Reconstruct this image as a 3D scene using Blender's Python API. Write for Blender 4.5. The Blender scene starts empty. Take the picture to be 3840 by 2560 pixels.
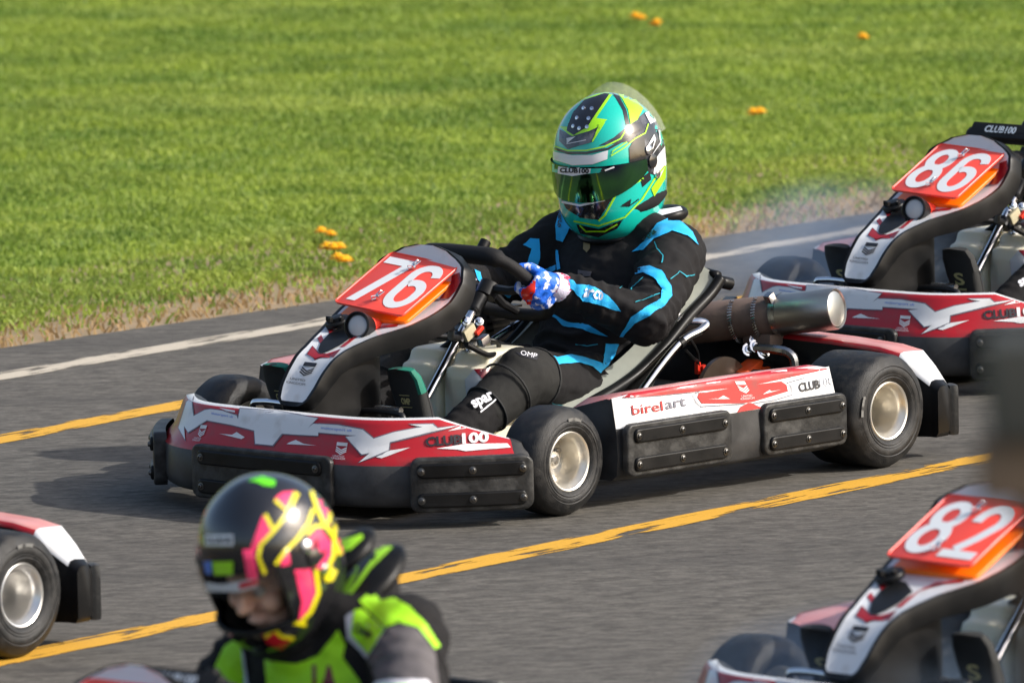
import bpy, bmesh, math, random
from mathutils import Vector, Matrix, noise
from mathutils.bvhtree import BVHTree
from mathutils.geometry import tessellate_polygon

random.seed(7)
SC = bpy.context.scene
COL = SC.collection
RAD = math.radians

# ------------------------------------------------------------------ camera, sky, sun, exposure
cam_data = bpy.data.cameras.new('camera')
cam = bpy.data.objects.new('camera', cam_data)
COL.objects.link(cam)
cam.matrix_world = (Matrix.Translation((-0.409, -27.259, 3.691))
                    @ Matrix.Rotation(RAD(90 - 7.149), 4, 'X') @ Matrix.Rotation(RAD(-1.2365), 4, 'Z'))
cam_data.sensor_width = 36.0
cam_data.lens = 42000 / 3840 * 36.0
cam_data.clip_start = 0.5
cam_data.clip_end = 2000
cam_data.dof.use_dof = True
cam_data.dof.focus_distance = 27.0
cam_data.dof.aperture_fstop = 7.6
SC.camera = cam

SUN = Vector((1.54, -0.38, 1.0)).normalized()
world = bpy.data.worlds.new('World')
SC.world = world
world.use_nodes = True
wn = world.node_tree
sky = wn.nodes.new('ShaderNodeTexSky')
sky.sky_type = 'NISHITA'
sky.sun_disc = False
sky.sun_elevation = math.asin(SUN.z)
sky.sun_rotation = math.atan2(SUN.x, SUN.y)
sky.dust_density = 4.0
sky.ozone_density = 1.0
wn.links.new(sky.outputs[0], wn.nodes['Background'].inputs[0])
wn.nodes['Background'].inputs[1].default_value = 0.15

sun_data = bpy.data.lights.new('sun', 'SUN')
sun_data.energy = 3.6
sun_data.angle = RAD(0.55)
sun_data.color = (1.0, 0.96, 0.9)
sun = bpy.data.objects.new('sun', sun_data)
COL.objects.link(sun)
sun.rotation_euler = (-SUN).to_track_quat('-Z', 'Y').to_euler()
sun.location = (20, -6, 14)

SC.view_settings.view_transform = 'Standard'
SC.view_settings.look = 'None'
SC.view_settings.exposure = 0.30
SC.view_settings.gamma = 1.0
SC.view_settings.use_curve_mapping = False
SC.cycles.use_denoising = True
SC.cycles.max_bounces = 8
SC.cycles.transparent_max_bounces = 16
SC.cycles.caustics_reflective = False
SC.cycles.caustics_refractive = False
SC.cycles.sample_clamp_indirect = 6.0

# ------------------------------------------------------------------ materials
def lin(h):
    h = h.lstrip('#')
    c = [int(h[i:i + 2], 16) / 255 for i in (0, 2, 4)]
    return tuple(v / 12.92 if v <= 0.04045 else ((v + 0.055) / 1.055) ** 2.4 for v in c)

MATS = {}
def mat(name, col, rough=0.5, metal=0.0, var=0.0, vscale=20.0, bump=0.0, bscale=200.0, coat=0.0, sheen=0.0,
        trans=0.0, sss=0.0, col2=None, stretch=(1, 1, 1), spec=0.5, rvar=0.0, detail=6.0, contrast=(0.3, 0.7), emis=None):
    """Principled material: a base colour broken up by noise towards col2, with fine relief."""
    m = bpy.data.materials.new(name)
    m.use_nodes = True
    nt = m.node_tree
    b = nt.nodes['Principled BSDF']
    c = col if isinstance(col, tuple) else lin(col)
    b.inputs['Base Color'].default_value = (*c, 1)
    b.inputs['Roughness'].default_value = rough
    b.inputs['Metallic'].default_value = metal
    b.inputs['Specular IOR Level'].default_value = spec
    b.inputs['Coat Weight'].default_value = coat
    b.inputs['Coat Roughness'].default_value = 0.08
    b.inputs['Sheen Weight'].default_value = sheen
    b.inputs['Transmission Weight'].default_value = trans
    if sss:
        b.inputs['Subsurface Weight'].default_value = sss
        b.inputs['Subsurface Radius'].default_value = (0.02, 0.02, 0.016)
        b.inputs['Subsurface Scale'].default_value = 0.5
    if var or bump or rvar:
        tc = nt.nodes.new('ShaderNodeTexCoord')
        mp = nt.nodes.new('ShaderNodeMapping')
        mp.inputs['Scale'].default_value = stretch
        nt.links.new(tc.outputs['Object'], mp.inputs['Vector'])
    if var or rvar:
        n = nt.nodes.new('ShaderNodeTexNoise')
        n.inputs['Scale'].default_value = vscale
        n.inputs['Detail'].default_value = detail
        nt.links.new(mp.outputs[0], n.inputs['Vector'])
        r = nt.nodes.new('ShaderNodeMapRange')
        r.inputs['From Min'].default_value, r.inputs['From Max'].default_value = contrast
        nt.links.new(n.outputs['Fac'], r.inputs['Value'])
    if var:
        mx = nt.nodes.new('ShaderNodeMix')
        mx.data_type = 'RGBA'
        c2 = tuple(v * 0.5 for v in c) if col2 is None else (col2 if isinstance(col2, tuple) else lin(col2))
        mx.inputs[6].default_value = (*c, 1)
        mx.inputs[7].default_value = (*(c[i] * (1 - var) + c2[i] * var for i in range(3)), 1)
        nt.links.new(r.outputs[0], mx.inputs[0])
        nt.links.new(mx.outputs[2], b.inputs['Base Color'])
    if rvar:
        rr = nt.nodes.new('ShaderNodeMapRange')
        rr.inputs['To Min'].default_value = max(0.02, rough - rvar)
        rr.inputs['To Max'].default_value = min(1, rough + rvar)
        nt.links.new(r.outputs[0], rr.inputs['Value'])
        nt.links.new(rr.outputs[0], b.inputs['Roughness'])
    if bump:
        n2 = nt.nodes.new('ShaderNodeTexNoise')
        n2.inputs['Scale'].default_value = bscale
        n2.inputs['Detail'].default_value = 4
        nt.links.new(mp.outputs[0], n2.inputs['Vector'])
        bp = nt.nodes.new('ShaderNodeBump')
        bp.inputs['Strength'].default_value = bump
        bp.inputs['Distance'].default_value = 0.004
        nt.links.new(n2.outputs['Fac'], bp.inputs['Height'])
        nt.links.new(bp.outputs[0], b.inputs['Normal'])
    MATS[name] = m
    return m

mat('black_plastic', (.006, .0064, .007), .38, var=.8, vscale=14, col2=(.012, .012, .0125), bump=.05, bscale=300, rvar=.08, spec=.2)
mat('scuffed_plastic', (.03, .0305, .032), .5, var=1, vscale=11, col2=(.085, .085, .086), bump=.08, bscale=300, rvar=.1, spec=.3, contrast=(.4, .8), detail=9.0)
mat('scuffed_rubber', (.022, .0225, .023), .5, var=1, vscale=26, col2=(.085, .085, .083), bump=.3, bscale=90, rvar=.12, contrast=(.45, .85), spec=.3)
mat('tyre_rubber', (.014, .0145, .0155), .55, var=1, vscale=45, col2=(.034, .033, .032), bump=.35, bscale=420, spec=.35, rvar=.1, contrast=(.42, .68))
mat('red_sticker', '#aa1c24', .36, var=.6, vscale=22, col2=(.17, .05, .045), coat=.15, contrast=(.5, .8), rvar=.08)
mat('dark_red_sticker', '#6e1420', .3, coat=.3)
mat('white_sticker', '#dcdee0', .36, var=.55, vscale=24, col2=(.42, .40, .37), coat=.15, contrast=(.54, .82), rvar=.08)
mat('grey_line', '#70707c', .35)
mat('tyre_mark', (.16, .16, .155), .6, var=1, vscale=60, col2=(.03, .03, .03), contrast=(.45, .6))
mat('pale_print', '#bfc0c6', .4)
mat('black_print', (.02, .02, .024), .4)
mat('blue_print', '#5d85d8', .4)
mat('plate_red', '#ff5546', .38, var=.1, vscale=8)
mat('plate_white', '#eceeee', .4)
mat('orange_plastic', '#ff7d08', .42)
mat('chrome', (.78, .78, .8), .12, 1.0, rvar=.06, vscale=30)
mat('steel', (.5, .5, .5), .28, 1.0, var=.5, vscale=40, rvar=.1)
mat('magnesium_rim', (.80, .765, .69), .38, .85)
mat('silver_rim', (.82, .81, .79), .32, .9)
mat('rusty_steel', (.21, .145, .115), .65, 0, var=.9, vscale=16, col2=(.11, .078, .064), bump=.2, bscale=120, rvar=.15)
mat('axle_steel', (.10, .085, .065), .45, .8, var=.6, vscale=20)
mat('disc_iron', (.2, .17, .15), .35, .9, var=.8, vscale=10, col2=(.12, .06, .03))
mat('caliper_orange', '#c04414', .45)
mat('connector_red', '#d02a10', .45)
mat('tank_plastic', (.93, .87, .68), .3, sss=.5, var=.3, vscale=6, col2=(.64, .60, .48), spec=.5)
mat('tank_yellow', (.45, .41, .28), .35, sss=.3)
mat('seat_liner', (.36, .38, .33), .45, var=.5, vscale=18, col2=(.22, .23, .2))
mat('black_metal', (.014, .014, .015), .4, .2, rvar=.1, vscale=30)
mat('bolt_steel', (.13, .13, .13), .35, 1.0)
mat('faded_glare_red_sticker', '#c87a78', .4, var=.5, vscale=10, col2='#d9b3ac', coat=.2)  # worn red for upward faces, with the pale sky glare painted into its pink
mat('silencer_steel', (.62, .60, .55), .38, 1.0, var=.8, vscale=18, col2=(.34, .30, .25), stretch=(1, .3, 1))
mat('gauze_steel', (.55, .56, .55), .35, .9, var=.3, vscale=30)
mat('glove_teal', '#18a8a0', .6, bump=.3, bscale=200)
mat('grip_black', (.011, .011, .012), .6, bump=.2, bscale=300, spec=.3)
mat('grip_suede', (.012, .012, .013), .7, bump=.3, bscale=400, spec=.3)
mat('lens_grey', '#b9bcc0', .25)
mat('ring_grey', '#55585c', .35)
mat('suit_black', (.0115, .011, .0118), .88, var=.6, vscale=30, col2=(.017, .016, .0165), bump=.2, bscale=320, spec=.25)
mat('suit_grey', (.11, .10, .105), .8, bump=.3, bscale=320)
mat('suit_blue', '#16b2f2', .7, var=.15, vscale=30, bump=.3, bscale=300, sheen=.1)
mat('suit_lime', '#a8ee14', .6, var=.12, vscale=25, bump=.3, bscale=250, sheen=.1)
mat('suit_silver', '#b9bfcc', .5)
mat('suit_white', '#e6e6ec', .6)
mat('thread_teal', '#1f9fb4', .7)
mat('leather_tan', '#8c7a55', .7)
mat('knee_pad', (.022, .022, .021), .85, bump=.35, bscale=500, spec=.25)
mat('shoe_black', (.02, .021, .021), .8, bump=.3, bscale=300)
mat('shoe_green', '#0f6f5c', .7)
mat('shoe_carbon', (.05, .05, .052), .35, bump=.6, bscale=260)
mat('logo_gold', '#c9bd84', .5)
mat('glove_blue', '#1c6ae0', .55, var=1, vscale=42, col2='#dfe2f6', contrast=(.54, .57), bump=.4, bscale=150, stretch=(1, 1.8, 1))
mat('glove_white', '#dcd8ee', .6, var=1, vscale=38, col2='#c8284e', contrast=(.52, .57), bump=.4, bscale=200)
mat('glove_red', '#e02a1c', .5)
mat('glove_black', (.015, .015, .016), .6, bump=.4, bscale=200)
mat('teal_paint', '#0fb9a6', .18, coat=1, var=.25, vscale=8, col2='#2accc4')
mat('lime_paint', '#a6ea18', .2, coat=1)
mat('black_paint', (.012, .012, .014), .14, coat=1)
mat('dark_marble_paint', (.02, .022, .028), .2, coat=1, var=1, vscale=22, col2=(.2, .2, .22), contrast=(.5, .75))
mat('white_paint', '#e4e6ea', .2, coat=1)
mat('pink_paint', '#ff3f74', .2, coat=.8)
mat('yellow_paint', '#e8dc1a', .25, coat=.8)
mat('green_paint', '#68e21c', .25, coat=.6)
mat('red_paint', '#d02434', .25, coat=.6)
mat('visor_mirror', (.10, .30, .10), .07, 1.0, var=1, vscale=7, col2=(.05, .06, .11), contrast=(.42, .62), detail=2)
mat('skin', '#f0bfa6', .5, sss=.2)
mat('hair_brown', '#3a261c', .7)
mat('eye_white', '#cfcac4', .3)
mat('orange_flower', '#ffc012', .6)
mat('weathered_wood', (.23, .165, .11), .85, var=.8, vscale=6, col2=(.17, .12, .08), bump=.6, bscale=40, stretch=(1, 1, .12))
mat('dark_wood', (.045, .031, .02), .85, var=.7, vscale=6, bump=.6, bscale=40, stretch=(1, 1, .12))
mat('post_cap_grey', (.05, .052, .044), .7, var=.5, vscale=12, bump=.4, bscale=60)

def clear_plastic(name, tint, alpha):
    m = bpy.data.materials.new(name)
    m.use_nodes = True
    nt = m.node_tree
    b = nt.nodes['Principled BSDF']
    b.inputs['Base Color'].default_value = (*tint, 1)
    b.inputs['Roughness'].default_value = .08
    b.inputs['Alpha'].default_value = alpha
    MATS[name] = m
clear_plastic('clear_plastic', (.7, .72, .7), .17)
clear_plastic('smoked_visor', (.03, .03, .035), .35)

# ------------------------------------------------------------------ mesh helpers
class MB:
    """Collects vertices and faces of ONE mesh object; faces may carry a material slot."""
    def __init__(s): s.v = []; s.f = []; s.m = []
    def add(s, vs, fs, mi=0):
        o = len(s.v); s.v += [tuple(p) for p in vs]
        for f in fs: s.f.append(tuple(i + o for i in f)); s.m.append(mi)
        return s
    def box(s, c, d, rot=None, mi=0, bev=0.0):
        bm = bmesh.new(); bmesh.ops.create_cube(bm, size=1)
        for v in bm.verts: v.co = Vector((v.co.x * d[0], v.co.y * d[1], v.co.z * d[2]))
        if bev: bmesh.ops.bevel(bm, geom=list(bm.edges), offset=bev, segments=2, profile=.7, affect='EDGES')
        M = Matrix.Translation(c) @ (rot.to_4x4() if rot else Matrix())
        bm.verts.index_update()
        s.add([M @ v.co for v in bm.verts], [[v.index for v in f.verts] for f in bm.faces], mi); bm.free(); return s
    def tube(s, pts, r, n=10, closed=False, mi=0, cap=True):
        pts = [Vector(p) for p in pts]; N = len(pts)
        rs = r if isinstance(r, (list, tuple)) else [r] * N
        rows = []; up = None
        for i, p in enumerate(pts):
            a = pts[(i - 1) % N] if (closed or i > 0) else p
            b = pts[(i + 1) % N] if (closed or i < N - 1) else p
            t = (b - a).normalized()
            if up is None:
                up = Vector((0, 0, 1)) if abs(t.z) < .9 else Vector((1, 0, 0))
            x = t.cross(up)
            if x.length < 1e-5: x = t.orthogonal()
            x.normalize(); up = x.cross(t).normalized()
            rows.append([p + (x * math.cos(q) + up * math.sin(q)) * rs[i] for q in [2 * math.pi * k / n for k in range(n)]])
        vs = [q for row in rows for q in row]; fs = []
        for i in range(N if closed else N - 1):
            j = (i + 1) % N
            for k in range(n):
                l = (k + 1) % n
                fs.append((i * n + k, i * n + l, j * n + l, j * n + k))
        if cap and not closed:
            fs.append(tuple(range(n))[::-1]); fs.append(tuple((N - 1) * n + k for k in range(n)))
        return s.add(vs, fs, mi)
    def lathe(s, prof, o, axis, n=32, mi=0, close=False):
        """prof: (distance along axis, radius)."""
        o = Vector(o); a = Vector(axis).normalized(); x = a.orthogonal().normalized(); y = a.cross(x)
        vs = []; fs = []
        for (h, r) in prof:
            for k in range(n):
                q = 2 * math.pi * k / n
                vs.append(o + a * h + (x * math.cos(q) + y * math.sin(q)) * r)
        L = len(prof)
        for i in range(L if close else L - 1):
            j = (i + 1) % L
            for k in range(n):
                l = (k + 1) % n
                fs.append((i * n + k, i * n + l, j * n + l, j * n + k))
        return s.add(vs, fs, mi)
    def grid(s, fn, nu, nv, mi=0, wrapv=False):
        vs = [fn(i / nu, j / nv) for i in range(nu + 1) for j in range(nv + (0 if wrapv else 1))]
        w = nv + (0 if wrapv else 1); fs = []
        for i in range(nu):
            for j in range(nv):
                k = (j + 1) % w
                fs.append((i * w + j, i * w + k, (i + 1) * w + k, (i + 1) * w + j))
        return s.add(vs, fs, mi)
    def loft(s, rows, closed=True, caps=True, mi=0):
        n = len(rows[0]); fs = []
        for i in range(len(rows) - 1):
            for k in range(n if closed else n - 1):
                l = (k + 1) % n
                fs.append((i * n + k, i * n + l, (i + 1) * n + l, (i + 1) * n + k))
        if caps:
            fs.append(tuple(range(n))[::-1]); fs.append(tuple((len(rows) - 1) * n + k for k in range(n)))
        return s.add([p for r in rows for p in r], fs, mi)
    def capsule(s, a, b, ra, rb, n=12):
        a = Vector(a); b = Vector(b); t = (b - a)
        L = t.length; t = t / max(L, 1e-6); pr = []
        for k in range(5): q = math.pi / 2 * (1 - k / 4); pr.append((-ra * math.sin(q), max(ra * math.cos(q), 1e-4)))
        for k in range(5): q = math.pi / 2 * k / 4; pr.append((L + rb * math.sin(q), max(rb * math.cos(q), 1e-4)))
        return s.lathe(pr, a, t, n)
    def ellipsoid(s, c, r, rot=None, n=16):
        vs = []; fs = []; M = Matrix.Translation(c) @ (rot.to_4x4() if rot else Matrix())
        for i in range(n // 2 + 1):
            p = math.pi * i / (n // 2)
            for k in range(n):
                q = 2 * math.pi * k / n
                vs.append(M @ Vector((r[0] * math.sin(p) * math.cos(q), r[1] * math.sin(p) * math.sin(q), r[2] * math.cos(p))))
        for i in range(n // 2):
            for k in range(n):
                l = (k + 1) % n
                fs.append((i * n + k, (i + 1) * n + k, (i + 1) * n + l, i * n + l))
        return s.add(vs, fs)
    def mesh(s, name):
        me = bpy.data.meshes.new(name)
        me.from_pydata(s.v, [], s.f); me.validate()
        bm = bmesh.new(); bm.from_mesh(me)
        mi = s.m
        bmesh.ops.remove_doubles(bm, verts=list(bm.verts), dist=1e-6)
        bmesh.ops.recalc_face_normals(bm, faces=list(bm.faces))
        bm.to_mesh(me); bm.free()
        if len(me.polygons) == len(mi): me.polygons.foreach_set('material_index', mi)
        return me

def link(name, me, mats, parent=None, smooth=True, angle=40):
    o = bpy.data.objects.new(name, me)
    COL.objects.link(o)
    for m in ([mats] if isinstance(mats, str) else mats):
        me.materials.append(MATS[m])
    if smooth:
        me.polygons.foreach_set('use_smooth', [True] * len(me.polygons))
        me.update()
        try: me.set_sharp_from_angle(angle=RAD(angle))
        except Exception: pass
    if parent: o.parent = parent
    return o
def obj(name, mb, mats, parent=None, smooth=True, angle=40): return link(name, mb.mesh(name), mats, parent, smooth, angle)
def empty(name, loc=(0, 0, 0), rz=0, parent=None):
    o = bpy.data.objects.new(name, None); COL.objects.link(o)
    o.empty_display_size = .1; o.location = loc; o.rotation_euler = (0, 0, rz)
    if parent: o.parent = parent
    return o
def tag(o, label=None, cat=None, group=None, kind=None):
    if label: o['label'] = label
    if cat: o['category'] = cat
    if group: o['group'] = group
    if kind: o['kind'] = kind
    return o
def copy_tree(o, parent=None):
    c = o.copy(); COL.objects.link(c); c.parent = parent
    for ch in list(o.children): copy_tree(ch, c)
    return c

def fuse(name, mb, voxel, smooth_it, mats, parent=None, wrinkle=0.0, wscale=14.0, wstretch=(1, 1, 1), folds=()):
    """Union of overlapping volumes as one continuous skin (voxel remesh, smoothed, then creased by noise)."""
    me = mb.mesh(name + '_raw')
    t = bpy.data.objects.new(name + '_raw', me); COL.objects.link(t)
    r = t.modifiers.new('r', 'REMESH'); r.mode = 'VOXEL'; r.voxel_size = voxel
    sm = t.modifiers.new('s', 'SMOOTH'); sm.factor = .5; sm.iterations = smooth_it
    dg = bpy.context.evaluated_depsgraph_get(); dg.update()
    out = bpy.data.meshes.new_from_object(t.evaluated_get(dg))
    bpy.data.objects.remove(t); bpy.data.meshes.remove(me)
    out.materials.clear()
    if wrinkle:
        nor = [Vector(n.vector) for n in out.vertex_normals]
        for v, n in zip(out.vertices, nor):
            p = Vector((v.co.x * wstretch[0], v.co.y * wstretch[1], v.co.z * wstretch[2])) * wscale
            h = noise.noise(p) + .6 * (1 - 2 * abs(noise.noise(p * 1.9 + Vector((5, 3, 1))))) + .35 * noise.noise(p * 4.1)
            f = 0.0
            for (c, ax, rad, amp, fr) in folds:      # cloth bunched across a joint
                d = v.co - c; w = math.exp(-(d.length / rad) ** 2)
                if w > .02: f += amp * w * (1 - 2 * abs(math.sin(d.dot(ax) * fr + 3.0 * noise.noise(v.co * 9))))
            v.co += n * (h * wrinkle + f)
        out.update()
    out.name = name
    return link(name, out, mats, parent, True, 180)

def catmull(pts, n):
    P = [Vector(p) for p in pts]; out = []
    for i in range(len(P) - 1):
        a = P[max(i - 1, 0)]; b = P[i]; c = P[i + 1]; d = P[min(i + 2, len(P) - 1)]
        for k in range(n):
            t = k / n
            out.append(.5 * ((2 * b) + (c - a) * t + (2 * a - 5 * b + 4 * c - d) * t * t + (3 * b - a - 3 * c + d) * t ** 3))
    out.append(P[-1]); return out
def interp(x, xs, ys):
    if x <= xs[0]: return ys[0]
    for i in range(len(xs) - 1):
        if x <= xs[i + 1]: return ys[i] + (ys[i + 1] - ys[i]) * (x - xs[i]) / (xs[i + 1] - xs[i])
    return ys[-1]
def rrect(w, h, r, n=4, c=(0, 0)):
    out = []
    for (sx, sy, a0) in ((1, 1, 0), (-1, 1, 90), (-1, -1, 180), (1, -1, 270)):
        for k in range(n + 1):
            a = RAD(a0 + 90 * k / n)
            out.append((c[0] + sx * (w / 2 - r) + r * math.cos(a), c[1] + sy * (h / 2 - r) + r * math.sin(a)))
    return out

# ------------------------------------------------------------------ stickers, lettering and plates laid on surfaces
def flat_bm(polys):
    """2D polygons (lists of points) -> one flat triangulated bmesh."""
    bm = bmesh.new()
    for p in polys:
        pts = [Vector((q[0], q[1], 0)) for q in p]
        vs = [bm.verts.new(q) for q in pts]
        for t in tessellate_polygon([pts]):
            try: bm.faces.new([vs[i] for i in t])
            except ValueError: pass
    return bm
def text_bm(s, size, bold=0.0, width=1.0, shear=0.0, rot=0.0, at=(0, 0), spacing=1.0):
    cu = bpy.data.curves.new('t', 'FONT'); cu.body = s; cu.size = size; cu.offset = bold; cu.shear = shear
    cu.align_x = 'CENTER'; cu.align_y = 'CENTER'; cu.resolution_u = 3; cu.space_character = spacing
    o = bpy.data.objects.new('t', cu); COL.objects.link(o)
    dg = bpy.context.evaluated_depsgraph_get(); dg.update()
    me = bpy.data.meshes.new_from_object(o.evaluated_get(dg))
    bm = bmesh.new(); bm.from_mesh(me)
    bpy.data.objects.remove(o); bpy.data.meshes.remove(me); bpy.data.curves.remove(cu)
    M = Matrix.Translation((at[0], at[1], 0)) @ Matrix.Rotation(rot, 4, 'Z') @ Matrix.Diagonal((width, 1, 1, 1))
    bm.transform(M); bmesh.ops.triangulate(bm, faces=list(bm.faces)); return bm
def cut_grid(bm, d):
    if not bm.verts: return
    for ax in (0, 1):
        lo = min(v.co[ax] for v in bm.verts); hi = max(v.co[ax] for v in bm.verts)
        k = math.floor(lo / d) + 1
        while k * d < hi:
            pl = [0, 0, 0]; pl[ax] = k * d; no = [0, 0, 0]; no[ax] = 1
            bmesh.ops.bisect_plane(bm, geom=list(bm.verts) + list(bm.edges) + list(bm.faces), plane_co=pl, plane_no=no, dist=1e-6)
            k += 1
def bvh_of(o):
    me = o.data
    return BVHTree.FromPolygons([v.co.copy() for v in me.vertices], [tuple(p.vertices) for p in me.polygons])
class Proj:
    """Lays flat shapes onto a part from a direction, as a sticker is laid on: every vertex goes to the surface, lifted along its normal."""
    def __init__(s, target, o, e1, e2, reach=.6):
        ts = target if isinstance(target, (list, tuple)) else [target]
        s.b = [bvh_of(t) for t in ts]; s.o = Vector(o); s.e1 = Vector(e1).normalized(); s.e2 = Vector(e2).normalized()
        s.d = -(s.e1.cross(s.e2)).normalized(); s.reach = reach
    def hit(s, u, v):
        q = s.o + s.e1 * u + s.e2 * v - s.d * s.reach; best = None
        for b in s.b:
            loc, n, i, dist = b.ray_cast(q, s.d, s.reach * 2.2)
            if loc is not None and (best is None or dist < best[2]): best = (loc, n, dist)
        return best
    def lay(s, name, bm, mats, parent, lift=.0012, d=.02, maxjump=.06, whole=False):
        cut_grid(bm, d); bad = []
        for v in bm.verts:
            h = s.hit(v.co.x, v.co.y)
            if h is None: bad.append(v); continue
            n = h[1] if h[1].dot(s.d) < 0 else -h[1]
            v.co = h[0] + n * lift
        bmesh.ops.delete(bm, geom=bad, context='VERTS')
        far = [f for f in bm.faces if max(e.calc_length() for e in f.edges) > maxjump]
        bmesh.ops.delete(bm, geom=far, context='FACES')
        if whole and bm.faces:                       # one shape stays one piece: scraps beyond an edge are trimmed off
            left = set(bm.faces); best = []
            while left:
                st = [left.pop()]; isl = list(st)
                while st:
                    for e in st.pop().edges:
                        for g in e.link_faces:
                            if g in left: left.discard(g); st.append(g); isl.append(g)
                if len(isl) > len(best): best = isl
            keep = set(best); bmesh.ops.delete(bm, geom=[f for f in bm.faces if f not in keep], context='FACES')
        bmesh.ops.delete(bm, geom=[v for v in bm.verts if not v.link_faces], context='VERTS')
        if not bm.faces: bm.free(); return None
        for f in bm.faces:
            f.normal_update()
            if f.normal.dot(s.d) > 0: f.normal_flip()
        me = bpy.data.meshes.new(name); bm.to_mesh(me); bm.free()
        return link(name, me, mats, parent, True, 60)
def plate_bm(outline, h0, h1, bev, d):
    """Rounded slab in (u, v, h) space, cut into a grid so it can follow a curved face."""
    bm = bmesh.new(); n = len(outline)
    cx = sum(p[0] for p in outline) / n; cy = sum(p[1] for p in outline) / n
    def ins(p, e):
        i = outline.index(p); a = outline[i - 1]; b = outline[(i + 1) % n]
        t = Vector((b[0] - a[0], b[1] - a[1])); t.normalize() if t.length else None
        return (p[0] - t.y * e, p[1] + t.x * e)
    r0 = [bm.verts.new((p[0], p[1], h0)) for p in outline]
    r1 = [bm.verts.new((p[0], p[1], h1 - bev)) for p in outline]
    r2 = [bm.verts.new((*ins(p, bev * .4), h1 - bev * .3)) for p in outline]
    r3 = [bm.verts.new((*ins(p, bev), h1)) for p in outline]
    for a, b in ((r0, r1), (r1, r2), (r2, r3)):
        for i in range(n):
            j = (i + 1) % n; bm.faces.new((a[i], a[j], b[j], b[i]))
    for t in tessellate_polygon([[v.co.copy() for v in r3]]): bm.faces.new([r3[i] for i in t])
    cut_grid(bm, d); return bm
def mapped(name, bm, fn, mats, parent, angle=50):
    for v in bm.verts: v.co = fn(*v.co)
    bmesh.ops.recalc_face_normals(bm, faces=list(bm.faces))
    me = bpy.data.meshes.new(name); bm.to_mesh(me); bm.free()
    return link(name, me, mats, parent, True, angle)
# ------------------------------------------------------------------ ground, track, paint, grass
def shader(name):
    m = bpy.data.materials.new(name); m.use_nodes = True; MATS[name] = m
    return m, m.node_tree, m.node_tree.nodes['Principled BSDF']
def N(nt, t, **kw):
    n = nt.nodes.new(t)
    for k, v in kw.items(): n.inputs[k.replace('_', ' ')].default_value = v
    return n
def ramp(nt, src, a, b, lo=0.0, hi=1.0):
    r = nt.nodes.new('ShaderNodeMapRange'); r.inputs[1].default_value = a; r.inputs[2].default_value = b; r.inputs[3].default_value = lo; r.inputs[4].default_value = hi
    nt.links.new(src, r.inputs[0]); return r.outputs[0]
def mixc(nt, fac, a, b):
    m = nt.nodes.new('ShaderNodeMix'); m.data_type = 'RGBA'
    for s, i in ((fac, 0), (a, 6), (b, 7)):
        if hasattr(s, 'is_linked') or hasattr(s, 'links'): nt.links.new(s, m.inputs[i])
        else: m.inputs[i].default_value = s if i == 0 else (*s, 1)
    return m.outputs[2]

TRACK = RAD(51.5)                                    # the track runs this way
m, nt, b = shader('asphalt')
tc = N(nt, 'ShaderNodeTexCoord'); mp = nt.nodes.new('ShaderNodeMapping'); mp.inputs['Rotation'].default_value = (0, 0, -TRACK); mp.inputs['Scale'].default_value = (.10, 1, 1)
nt.links.new(tc.outputs['Object'], mp.inputs['Vector'])
mp.inputs['Scale'].default_value = (.45, 1, 1)
n1 = N(nt, 'ShaderNodeTexNoise', Scale=26.0, Detail=7.0, Roughness=.75); nt.links.new(mp.outputs[0], n1.inputs['Vector'])
n2 = N(nt, 'ShaderNodeTexNoise', Scale=120.0, Detail=3.0); nt.links.new(mp.outputs[0], n2.inputs['Vector'])
n3 = N(nt, 'ShaderNodeTexNoise', Scale=.9, Detail=4.0); nt.links.new(tc.outputs['Object'], n3.inputs['Vector'])
n4 = N(nt, 'ShaderNodeTexNoise', Scale=55.0, Detail=4.0, Roughness=.7); nt.links.new(mp.outputs[0], n4.inputs['Vector'])
c = mixc(nt, ramp(nt, n1.outputs[0], .38, .62), (.062, .0575, .0505), (.15, .139, .121))
c = mixc(nt, ramp(nt, n4.outputs[0], .52, .72, 0, .8), c, (.20, .187, .165))
c = mixc(nt, ramp(nt, n2.outputs[0], .55, .75, 0, .6), c, (.045, .043, .04))
c = mixc(nt, ramp(nt, n3.outputs[0], .35, .75, 0, .3), c, (.095, .09, .083))
mp5 = nt.nodes.new('ShaderNodeMapping'); mp5.inputs['Rotation'].default_value = (0, 0, -TRACK); mp5.inputs['Scale'].default_value = (.06, 1, 1); nt.links.new(tc.outputs['Object'], mp5.inputs['Vector'])
n5 = N(nt, 'ShaderNodeTexNoise', Scale=2.1, Detail=5.0, Roughness=.6); nt.links.new(mp5.outputs[0], n5.inputs['Vector'])
c = mixc(nt, ramp(nt, n5.outputs[0], .5, .7, 0, .6), c, (.058, .055, .051))           # rubbered-in lines along the track
n6 = N(nt, 'ShaderNodeTexNoise', Scale=5.5, Detail=3.0, Roughness=.5); nt.links.new(mp.outputs[0], n6.inputs['Vector'])
c = mixc(nt, ramp(nt, n6.outputs[0], .64, .72, 0, .55), c, (.05, .048, .045))           # old stains
c = mixc(nt, ramp(nt, n6.outputs[0], .34, .26, 0, .35), c, (.22, .207, .185))
nt.links.new(c, b.inputs['Base Color']); b.inputs['Roughness'].default_value = .9; b.inputs['Specular IOR Level'].default_value = .25
bp = N(nt, 'ShaderNodeBump', Strength=.4, Distance=.004); nt.links.new(n2.outputs[0], bp.inputs['Height']); nt.links.new(bp.outputs[0], b.inputs['Normal'])
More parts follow.
